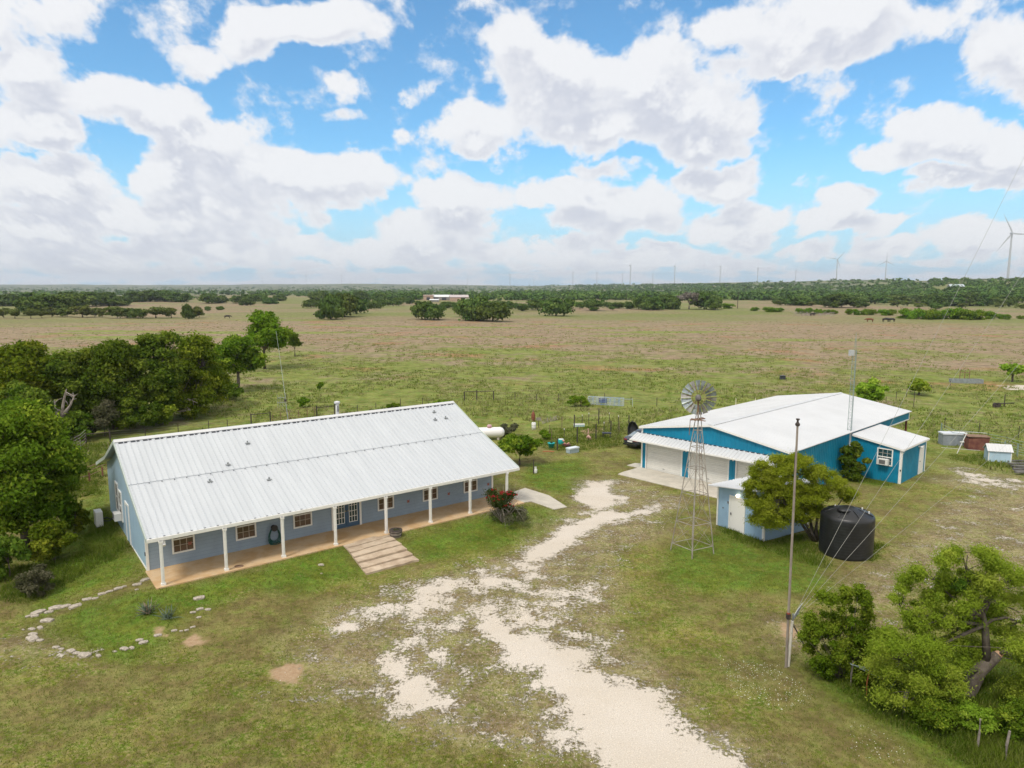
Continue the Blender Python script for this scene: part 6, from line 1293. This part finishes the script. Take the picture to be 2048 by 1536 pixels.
def far_trees():
    PR = {k: [proto(k, 200 + 10 * i + j) for j in range(3 if k != 'dead' else 1)] for i, k in enumerate(('oak', 'mesq', 'bush', 'hedge', 'dead'))}
    used = set()
    groups = [
     ('mesq', 'light green mesquite', 'row along the far left pasture edge', 'mesquites along the far left pasture edge',
      [(8,636,615,12),(30,637,617,15),(62,637,616,15),(84,636,621,9),(104,634,614,15),(134,634,615,17),(165,635,611,25),(190,634,615,14),(205,635,616,10),(235,636,612,24),(285,636,618,13),(312,636,612,24),(343,636,615,14),(398,636,612,13)]),
     ('oak', 'dark live oak', 'big dark far left grove', 'oaks of the far left grove',
      [(60,630,592,34),(100,628,588,38),(140,620,583,34),(20,612,588,30),(175,613,582,30),(215,611,583,24),(240,612,592,22),(270,604,582,22),(300,603,580,26),(330,603,581,26),(360,604,584,20),(70,606,584,30),(262,636,615,16),(276,637,616,14)]),
     ('oak', 'dark live oak', 'scattered in the left middle distance', 'scattered oaks in the left middle distance',
      [(376,638,608,12),(418,607,586,22),(440,606,590,14),(478,607,590,18),(500,606,587,20),(495,611,596,14),(540,608,595,16),(415,622,612,7),(440,620,612,7),(622,616,598,15),(520,603,586,16),(560,602,588,14)]),
     ('oak', 'large round oak', 'pasture beyond the house', 'round oaks in the centre pasture',
      [(662,639,590,27),(690,634,583,30),(712,628,593,22),(640,603,581,24),(722,602,582,18),(758,615,597,14),(735,612,598,10),(786,612,596,18),(760,603,584,14),(850,639,600,27),(868,640,606,20),(952,641,590,36),(985,643,602,30),(930,634,598,22),(1112,632,594,32),(1075,620,597,22)]),
     ('bush', 'dark rounded bush', 'scattered line in front of the far wood', 'bushes before the far wood',
      [(748,618,603,14),(800,606,592,16),(820,608,594,12),(895,616,600,16),(915,618,602,14),(1003,616,600,20),(1043,622,603,14),(1025,618,602,12),(1140,616,602,16),(1160,618,603,13),(1190,621,596,20),(1188,622,612,9),(1215,616,603,12),(1235,617,601,14),(1262,618,600,16),(1225,620,612,8)]),
     ('oak', 'tall bushy tree', 'clump left of the utility pole', 'trees of the clump by the utility pole',
      [(1285,619,590,20),(1305,620,592,22),(1330,618,588,22),(1345,619,592,16),(1408,619,581,30),(1430,620,596,16)]),
     ('dead', 'leafless grey-brown tree', 'clump left of the utility pole', 'bare trees by the utility pole', [(1378,619,580,24)]),
     ('oak', 'dark oak', 'row before the right wood', 'oaks before the big right wood',
      [(1595,611,590,26),(1560,608,596,16),(1640,610,594,20),(1672,615,588,30),(1715,615,597,20),(1700,606,588,26),(1750,608,590,24),(1790,606,588,26),(1830,605,590,22),(1868,613,588,26),(1900,612,583,28),(1940,612,584,30),(1975,612,586,26),(2005,614,590,24),(2035,606,584,26),(1870,618,606,14)]),
     ('mesq', 'pale green mesquite', 'open right field before the big wood', 'mesquites of the right field',
      [(1555,611,600,9),(1625,612,602,10),(1795,614,600,17),(1815,612,602,14),(1838,616,606,12),(1998,616,604,12),(2043,618,608,12),(1925,617,606,10)]),
     ('hedge', 'bright green bush', 'hedge line at the right pasture edge', 'hedge line on the right',
      [(1455,617,606,14),(1508,622,613,8),(1540,624,613,14),(1556,624,614,10),(1600,627,615,9),(1615,627,614,10),(1637,628,616,8),(1652,627,618,9),(1668,628,619,7),(1696,629,616,8),(1711,630,616,9),(1731,630,616,10),(1746,630,617,10),(1768,631,617,11),(1784,631,617,9),(1812,637,616,18),(1832,638,614,20),(1856,639,617,20),(1878,638,619,16),(1905,638,613,22),(1930,639,616,20),(1955,639,618,16),(1978,638,620,13),(2002,638,627,9),(2012,639,627,8),(2043,638,630,7)]),
    ]
    for kind, what, where, grp, L in groups:
        L.sort()
        for i, (px, by, ty, hw) in enumerate(L):
            g, h, r = at_px(px, by, ty, hw); rg = random.Random(px); j = rg.randrange(len(PR[kind])); p = PR[kind][j]
            lab = '%s %s from left, %s' % (ORD[i], what, where) if len(L) > 1 else 'leafless grey-brown tree, %s' % where
            nm = {'oak': 'oak_tree', 'mesq': 'mesquite_tree', 'bush': 'bush', 'hedge': 'hedge_bush', 'dead': 'bare_tree'}[kind]
            if (kind, j) in used: o = copy_tree(p, g, 0)
            else: o = p; used.add((kind, j))
            o.name = nm; o.location = g; o.rotation_euler = (0, 0, rg.uniform(0, 6)); o.scale = (r * 1.25, r * rg.uniform(1.05, 1.3), h * 1.04)
            tag(o, lab, 'bush' if kind in ('bush', 'hedge') else 'tree', grp)
far_trees()

def woodland():
    """the continuous wood on the horizon and the wooded hills: nobody could count it"""
    g = np.random.default_rng(3); V = []; VA = []
    bands = [  # x0 x1 base rows, count, tree height, leaf pieces, size
     (-200, 560, 582, 590, 170, 8.5), (-200, 420, 590, 602, 50, 7.5), (520, 900, 586, 593, 120, 8.5), (700, 1100, 586, 600, 200, 9.0), (1000, 1620, 589, 601, 470, 9.5), (1080, 1600, 577, 588, 300, 9.), (1180,1450,575,580,90,9.),
     (1500, 2250, 586, 601, 430, 9.5), (1600, 2250, 576, 586, 240, 7.5), (1480, 2250, 560, 576, 330, 7.), (1150, 1500, 569, 575, 160, 8.), (560, 1100, 574, 586, 330, 8.5), (-200, 560, 575.5, 582, 260, 9.), (1000, 1600, 570, 577, 200, 9.)]
    for x0, x1, y0, y1, cnt, hh in bands:
        for i in range(int(cnt * 1.35)):
            px = g.uniform(x0, x1); py = g.uniform(y0, y1); q = gp(px, py); 
            if q.y > 8500: continue
            if 845 < px < 945 and q.y < 1100: continue
            if hnoise(q.x, q.y, 60., 5) < -.55: continue
            h = hh * g.uniform(.65, 1.15); r = h * g.uniform(.75, 1.3); nl = int(np.clip(90 * 700 / q.y, 22, 130)); sz = h * .20 * (1 if q.y < 1200 else 1.5)
            rg = random.Random(int(px * 97 + py)); cl = [((q.x + g.uniform(-.6, .6) * r, q.y + g.uniform(-.6, .6) * r, q.z + h * g.uniform(.15, .62)), (r * .5, r * .5, h * .36)) for _ in range(5)]
            v, f, va = leaf_arrays(cl, nl, sz, int(px * 31 + py * 7) % 99991, aspect=.8, shell=.6, flat=.9); V.append(v); VA.append(np.full(len(va), g.random() * .8) * .7 + va * .3)
    V = np.concatenate(V); VA = np.concatenate(VA)
    o = mesh_np('woodland', V, np.arange(len(V)), 4, LEAF['far'], None, {'var': ('FACE', VA)}); tag(o, 'dark wood of low oaks filling the horizon and the far hills', 'woodland', kind='stuff')
woodland()

# ------------------------------------------------------------------ far things
def far_things():
    TW = mat('turbine_white', (.46, .48, .52), .5)
    T_ = [(525,555,565),(565,560,0),(588,555,0),(612,551,0),(646,557,0),(683,551,0),(701,558,0),(751,554,0),(823,560,0),(867,560,0),(934,552,0),(1020,549,0),(1068,556,0),(1110,558,0),(1146,545,0),(1194,545,0),(1245,548,0),(1261,531,0),(1306,548,0),(1350,532,0),(1441,533,0),(1516,536,0),(1592,541,0),(1675,518,0),(1773,522,0),(2024,466,0)]
    # prototype, hub height 85
    def turbine(rot, bladed=True):
        t = empty('wind_turbine', (0, 0, 0)); m = MB(); m.lathe([(2.3, 0), (1.9, 40), (1.35, 84)], 10); m.build('tower', TW, t)
        n_ = MB(); n_.box(-1.6, 1.6, -2.5, 6.5, 83.5, 87); n_.lathe([(1.4, -1.2), (1.7, 0), (.4, 1.4)], 8, c=(0, -3.2, 85.)); n_.build('nacelle', TW, t)
        for k in range(3):
            a = rot + k * 2 * math.pi / 3; e = Vector((math.cos(a), 0, math.sin(a))); s = Vector((-math.sin(a), 0, math.cos(a))); c = Vector((0, -3.6, 85)); b = MB(); f = Vector((0, .5, 0))
            b.add([c + e * 1 - s * .9, c + e * 9 - s * 1.9, c + e * 43, c + e * 9 + s * .9, c + e * 1 + s * .9, c + e * 1 - s * .9 + f, c + e * 9 - s * 1.9 + f, c + e * 43 + f * .3, c + e * 9 + s * .9 + f, c + e * 1 + s * .9 + f], [(0, 1, 2, 3, 4), (9, 8, 7, 6, 5), (0, 5, 6, 1), (1, 6, 7, 2), (2, 7, 8, 3), (3, 8, 9, 4), (4, 9, 5, 0)]); b.build('blade', TW, t)
        return t
    PR = [turbine(R(a)) for a in (90, 20, 50)]; big = turbine(R(115)); used = set()
    for i, (px, ty, _) in enumerate(T_):
        D = 3000.
        for _k in range(30):
            r_ = px_dir(px, ty); x = r_[0] / r_[1] * D; z = tz(x, D); Dn = (z + 85 - CAM_H) / (r_[2] / r_[1]); D = .5 * D + .5 * min(max(Dn, 1200), 9500)
        lab = '%s wind turbine from the left along the horizon' % ORD[i] if px < 2000 else 'nearest and tallest wind turbine, at the far right on the hill'
        j = i % 3; src = big if px > 2000 else PR[j]
        if px <= 2000 and j in used: o = copy_tree(src, (x, D, z - 1), 0)
        else: o = src; o.location = (x, D, z - 1); used.add(j)
        o.rotation_euler = (0, 0, R(75) if px < 1600 else R(-20)); tag(o, lab, 'wind turbine', 'wind turbines on the horizon')
    # farmstead in the middle distance
    def barn(px, by, w_, d_, h_, pk, rz, wallm, roofm, name, label, cat, feats=()):
        g = gp(px, by); t = empty(name, g, rz, label, cat); a, b = w_ / 2, d_ / 2
        m = MB(); m.extrude([(-a, -b, 0), (-a, b, 0), (-a, b, h_), (-a, 0, h_ + pk), (-a, -b, h_)], (w_, 0, 0)); m.build('wall', wallm, t)
        r_ = MB(); roof_panel(r_, (-a - .4, -b - .5, h_ - .1), (a + .4, -b - .5, h_ - .1), (a + .4, 0, h_ + pk + .15), (-a - .4, 0, h_ + pk + .15), .12, ribs=False); roof_panel(r_, (a + .4, b + .5, h_ - .1), (-a - .4, b + .5, h_ - .1), (-a - .4, .02, h_ + pk + .15), (a + .4, .02, h_ + pk + .15), .12, ribs=False); r_.build('roof', roofm, t)
        for (x0, x1, z0, z1, nm, mm) in feats: MB().box(x0, x1, -b - .06, -b - .003, z0, z1).build(nm, mm, t)
    TANW = mat('tan_farm_wall', (.40, .29, .22), .7, var=.1); RB = mat('far_white_roof', (.62, .64, .66), .5)
    barn(857, 600, 11, 9, 5.2, .4, R(4), TANW, mat('tan_roof', (.42, .30, .26), .6), 'barn', 'square pinkish tan barn at the left of the distant farmstead', 'barn', [(-2, 2, 0, 3.2, 'door', DARK)])
    barn(884, 600, 22, 11, 3.6, 2.2, R(-6), mat('grey_far_wall', (.22, .20, .19), .7), RB, 'barn', 'long low barn with a white roof in the middle of the distant farmstead', 'barn', [(-8, -3, 0, 3, 'door', DARK), (1, 6, 0, 3, 'door', DARK)])
    barn(918, 601, 20, 12, 3.8, 2.3, R(8), TANW, mat('pinkish_roof', (.45, .40, .40), .5), 'barn', 'barn with a greyish pink roof at the right of the distant farmstead', 'barn', [(2, 7, 0, 3.2, 'door', DARK)])
    barn(869, 604, 9, 5, 2.2, .8, R(-4), mat('grey_far_wall', (.2, .2, .2), .7), RB, 'low_shed', 'small low shed with a pale roof in front of the distant farmstead', 'shed')
    barn(935, 603, 6, 3, 2.6, .2, R(-10), RB, RB, 'stock_trailer', 'small white trailer right of the distant farmstead', 'trailer')
    barn(1911, 581, 18, 10, 5.0, 3.0, R(-8), mat('grey_far_wall', (.2, .2, .2), .7), mat('pale_blue_roof', (.42, .48, .52), .5), 'hill_house', 'white building alone among the trees on the far right hillside', 'building', [(-6, -2, 0, 3, 'door', DARK)])
    for px, ty, by, lab in [(1475, 584, 617, 'lone dark utility pole beyond the middle of the pasture'), (1253, 583, 600, 'distant utility pole against the wood in the centre'), (1931, 596, 616, 'distant utility pole before the right wood')]:
        g, h, _ = at_px(px, by, ty, 5); t = empty('utility_pole', g, 0, lab, 'utility pole'); m = MB(); m.tube((0, 0, 0), (0, 0, h), .22, .15, 7); m.build('shaft', DRKSTEEL, t); MB().box(-1.2, 1.2, -.08, .08, h - .9, h - .7).build('crossarm', DRKSTEEL, t)
    # cattle
    def cow(px, by, s, col, rz, label, grp='cattle grazing in the far pasture'):
        g = gp(px, by); m = MB(); c = 1.
        t = empty('cow', g, rz, label, 'cow', grp); me = bpy.data.meshes.new('body'); 
        sk = [((-.85, 0, 1.12), .30), ((-.45, 0, 1.12), .37), ((.1, 0, 1.08), .40), ((.55, 0, 1.12), .37), ((.85, 0, 1.2), .25), ((1.12, 0, 1.08), .22), ((1.36, 0, .92), .17), ((1.56, 0, .76), .12)]
        verts = [p for p, r in sk]; rad = [r for p, r in sk]; ed = [(i, i + 1) for i in range(7)]
        for x, src in ((-.78, 0), (.62, 3)):
            for sy in (-1, 1):
                k = len(verts); bend = -.10 if x < 0 else .03
                verts += [(x, sy * .2, .78), (x + bend, sy * .2, .42), (x, sy * .2, .02)]; rad += [.15 if x < 0 else .12, .07, .06]; ed += [(src, k), (k, k + 1), (k + 1, k + 2)]
        k = len(verts); verts += [(-1.1, 0, 1.15), (-1.18, 0, .6)]; rad += [.04, .03]; ed += [(0, k), (k, k + 1)]
        for sy in (-1, 1): k = len(verts); verts += [(1.28, sy * .24, .98)]; rad += [.045]; ed += [(5, k)]
        me.from_pydata([tuple(q * s for q in v) for v in verts], ed, []); o = bpy.data.objects.new('body', me); COL.objects.link(o); o.parent = t
        sm = o.modifiers.new('skin', 'SKIN'); 
        for i, r in enumerate(rad): me.skin_vertices[0].data[i].radius = (r * s, r * s)
        me.skin_vertices[0].data[2].use_root = True; t.scale = (1, 1.1, .82); ss = o.modifiers.new('sub', 'SUBSURF'); ss.levels = ss.render_levels = 1; me.materials.append(col)
    BK = mat('black_hide', (.018, .014, .013), .7); BR = mat('brown_hide', (.17, .06, .025), .7)
    cow(635, 634, 1.55, BK, 2.9, 'black cow standing left of the big round oak clump'); cow(455, 637, 1.3, BK, .2, 'tiny black cow in the left of the purple pasture'); cow(1625, 632, 1.4, BK, .3, 'black cow by the pale brush at the right of the pasture'); cow(1739, 644, 1.4, BR, 3.0, 'brown cow grazing left of the two black cows'); cow(1772, 644, 1.5, BK, .1, 'left one of the two black cows standing together at the right'); cow(1783, 644, 1.4, BK, 3.3, 'right one of the two black cows standing together at the right')
    # pale brush along the pasture edge
    g_ = np.random.default_rng(5); m = MB()
    for i in range(120):
        a = gp(g_.uniform(1590, 1665), g_.uniform(626, 632)); m.tube(a, a + Vector((g_.uniform(-3, 3), g_.uniform(-2, 2), g_.uniform(.3, 1.6))), .09, n=4)
    tag(m.build('brush_pile', DEADW), 'long pale pile of dead brush behind the black cow at the right', 'brush pile')
far_things()

# ------------------------------------------------------------------ grass and weeds
def tufts(name, n, sample, hfun, wid, m, label, blades=4, spread=.06):
    g = np.random.default_rng(11 + n); x, y = sample(g, n); h = hfun(x, y, g); ok = h > 0; x, y, h = x[ok], y[ok], h[ok]; z = TZ(x, y); n = len(x)
    xs = np.repeat(x, blades); ys = np.repeat(y, blades); zs = np.repeat(z, blades); hs = np.repeat(h, blades) * g.uniform(.6, 1.15, n * blades); N_ = n * blades
    sp_ = spread * (1 + hs * 2); bx = xs + g.normal(size=N_) * sp_; by = ys + g.normal(size=N_) * sp_; an = g.uniform(0, 2 * np.pi, N_); ln = g.uniform(.2, .9, N_) * hs
    w_ = wid * (.6 + .8 * g.random(N_)); dx, dy = np.cos(an), np.sin(an); a2 = g.uniform(0, 2 * np.pi, N_); ex, ey = np.cos(a2) * w_, np.sin(a2) * w_
    v = np.stack([np.stack([bx - ex, by - ey, zs - .01], -1), np.stack([bx + ex, by + ey, zs - .01], -1), np.stack([bx + dx * ln, by + dy * ln, zs + hs], -1)], 1).reshape(-1, 3)
    o = mesh_np(name, v, np.arange(len(v)), 3, m, None, {'var': ('FACE', np.repeat(g.random(n), blades) * .7 + .3 * g.random(N_))}); tag(o, label, 'grass', kind='stuff'); return o
GRASSM = leafmat('grass_blades', (.12, .165, .018), (.175, .19, .04), (.26, .23, .10), .5, .25)
WEEDM = leafmat('weed_blades', (.070, .14, .010), (.12, .18, .018), (.20, .22, .06), .5, .25)
SAGEM = leafmat('pasture_clumps', (.135, .18, .028), (.20, .215, .06), (.26, .22, .13), .02, .15)
def keep_out(x, y):
    dh, _, _ = rectdist(x, y, HO, HA, HB, -.1, 21.6, -2.6, 11.3); dw, _, _ = rectdist(x, y, WO, WF, WA, -.1, 12.4, -3.1, 23); dl, _, _ = rectdist(x, y, WO, WF, WA, 12, 16, 9.8, 15.4)
    st = poly_sd(x, y, gpoly([(686, 1092), (733, 1153), (840, 1124), (772, 1065)])); pa = poly_sd(x, y, gpoly([(1015, 996), (1030, 984), (1050, 977), (1098, 992), (1134, 1015), (1108, 1020), (1062, 1004), (1043, 1006), (1015, 1012)]))
    return (dh < .02) | (dw < .02) | (dl < .02) | (st > 0) | (pa > 0)
def polar(r0, r1, pw=1.):
    def f(g, n):
        r = r0 * (r1 / r0) ** (g.random(n) ** pw); th = g.uniform(-.72, .72, n); return r * np.sin(th), r * np.cos(th)
    return f
def h_lawn(x, y, g):
    gr, sp_, di, lu = masks(x, y); nz = hnoise(x, y, 1.3, 3); h = g.uniform(.03, .075, len(x)) * (1 + .5 * (lu > 0))
    h[(gr + .35 * nz + g.normal(size=len(x)) * .25 > -.05) | (di > -.1)] = 0; h[keep_out(x, y)] = 0
    h[(sp_ > .3) & (g.random(len(x)) < .45)] = 0
    return h
tufts('lawn_grass', 190000, polar(17, 75, .9), h_lawn, .012, GRASSM, 'short rough lawn grass round the house and the drive', 3, .05)
TALL = [gpoly(p) for p in [[(1440,1050),(1530,1086),(1610,1062),(1650,1110),(1740,1120),(1770,1090),(1700,1075),(1610,1050),(1660,1140),(1560,1120),(1430,1062)], [(1690,945),(1800,962),(1770,975),(1680,960)],
   [(1640,1330),(1700,1300),(1800,1330),(1900,1340),(2100,1360),(2100,1600),(1980,1560),(1850,1480),(1720,1420)], [(0,1130),(150,1110),(205,1020),(262,1095),(200,1130),(120,1180),(60,1210),(0,1200)],
   [(100,905),(215,900),(215,990),(120,1000)], [(1080,860),(1250,850),(1250,890),(1160,905),(1090,900)], [(1900,915),(1960,905),(2060,925),(2060,940),(1960,935)],[(60,880),(420,825),(500,790),(430,830),(240,900),(60,920)]]]
def h_tall(x, y, g):
    s = np.max([poly_sd(x, y, p) for p in TALL], 0); s = s + .5 * hnoise(x, y, 1.6, 4); h = np.where(s > 0, g.uniform(.10, .36, len(x)) * np.clip(.4 + s, 0, 1), 0); h[keep_out(x, y)] = 0; return h
tufts('tall_weeds', 260000, polar(17, 75, .9), h_tall, .014, WEEDM, 'tall unmown weeds round the shed, the banks and the lower right corner', 5, .08)
def h_clump(x, y, g):
    wd, _, _ = rectdist(x, y, WO, WF, WA, -6, 17, -4, 26); hd, _, _ = rectdist(x, y, HO, HA, HB, -3, 30, -8, 18); h = np.where(np.hypot(x, y) > 66, g.uniform(.08, .42, len(x)) ** 1.0, 0); h[(wd < 1) | (hd < 1)] = 0
    return h * (hnoise(x, y, 7., 6) > -.3) * np.clip(1.25 - np.hypot(x, y) / 420, .4, 1)
tufts('pasture_grass_clumps', 34000, polar(60, 330, 1.), h_clump, .06, SAGEM, 'rough clumps of grass and weeds scattered over the pasture', 7, .16)
# small rocks and white flowers strewn on the ground
def strew(name, n, regs, size, m, label):
    g = np.random.default_rng(n); X = []; 
    for reg, k in regs:
        P_ = np.array(gpoly(reg)); lo, hi = P_.min(0), P_.max(0); p = g.uniform(lo, hi, (k, 2)); s = poly_sd(p[:, 0], p[:, 1], [tuple(q) for q in P_]); X.append(p[s > 0])
    X = np.concatenate(X); X = X[~keep_out(X[:, 0], X[:, 1])]; Z = TZ(X[:, 0], X[:, 1]); c = np.column_stack([X, Z]); k = len(c)
    base = np.array([(1, 0, 0), (0, 1, 0), (-1, 0, 0), (0, -1, 0), (0, 0, .8), (0, 0, -.5)]); s = size * (.4 + 1.1 * g.random((k, 1, 1)) ** 2); v = c[:, None, :] + base[None] * s * g.uniform(.6, 1.2, (k, 6, 1))
    f = np.array([(0, 1, 4), (1, 2, 4), (2, 3, 4), (3, 0, 4), (1, 0, 5), (2, 1, 5), (3, 2, 5), (0, 3, 5)]); fc = (f[None] + 6 * np.arange(k)[:, None, None]).reshape(-1)
    o = mesh_np(name, v.reshape(-1, 3), fc, 3, m); tag(o, label, 'gravel', kind='stuff')
strew('loose_gravel', 60001, [(GRAVEL[0][1], 9000)] + [(p, 1200) for h, p in GRAVEL[1:10]] + [(SPARSE[0], 7000)], .024, mat('white_chips', (.66, .60, .52), .9, var=.2, vscale=30), 'loose white caliche chips over the drive and the worn grass')
strew('white_flowers', 60002, [([(1430,1310),(1560,1330),(1640,1400),(1560,1420),(1470,1390)], 900), ([(1180,1480),(1100,1440),(1010,1480),(960,1536),(1100,1536)], 250), ([(1700,1440),(1800,1480),(1830,1530),(1700,1520)], 200), ([(860,1250),(1200,1270),(1200,1300),(900,1290)], 250)], .019, mat('white_petals', (.72, .72, .62), .8), 'patches of tiny white flowers and pebbles in the rough lawn')
# ------------------------------------------------------------------ the air
hz = MB(); hz.box(-12800, 12800, -12700, 12750, -30, 230); ho = hz.build('haze', [])
mh = bpy.data.materials.new('air_haze'); mh.use_nodes = True; TH = NT(mh.node_tree); TH.n.clear(); pv = TH.new('ShaderNodeVolumePrincipled'); pv.inputs['Color'].default_value = (.80, .88, 1.0, 1); pv.inputs['Density'].default_value = 8.5e-5; pv.inputs['Anisotropy'].default_value = .2
oh = TH.new('ShaderNodeOutputMaterial'); TH.l.new(pv.outputs[0], oh.inputs['Volume']); ho.data.materials.append(mh); tag(ho, 'thin blue haze over the far country', 'haze', kind='stuff')
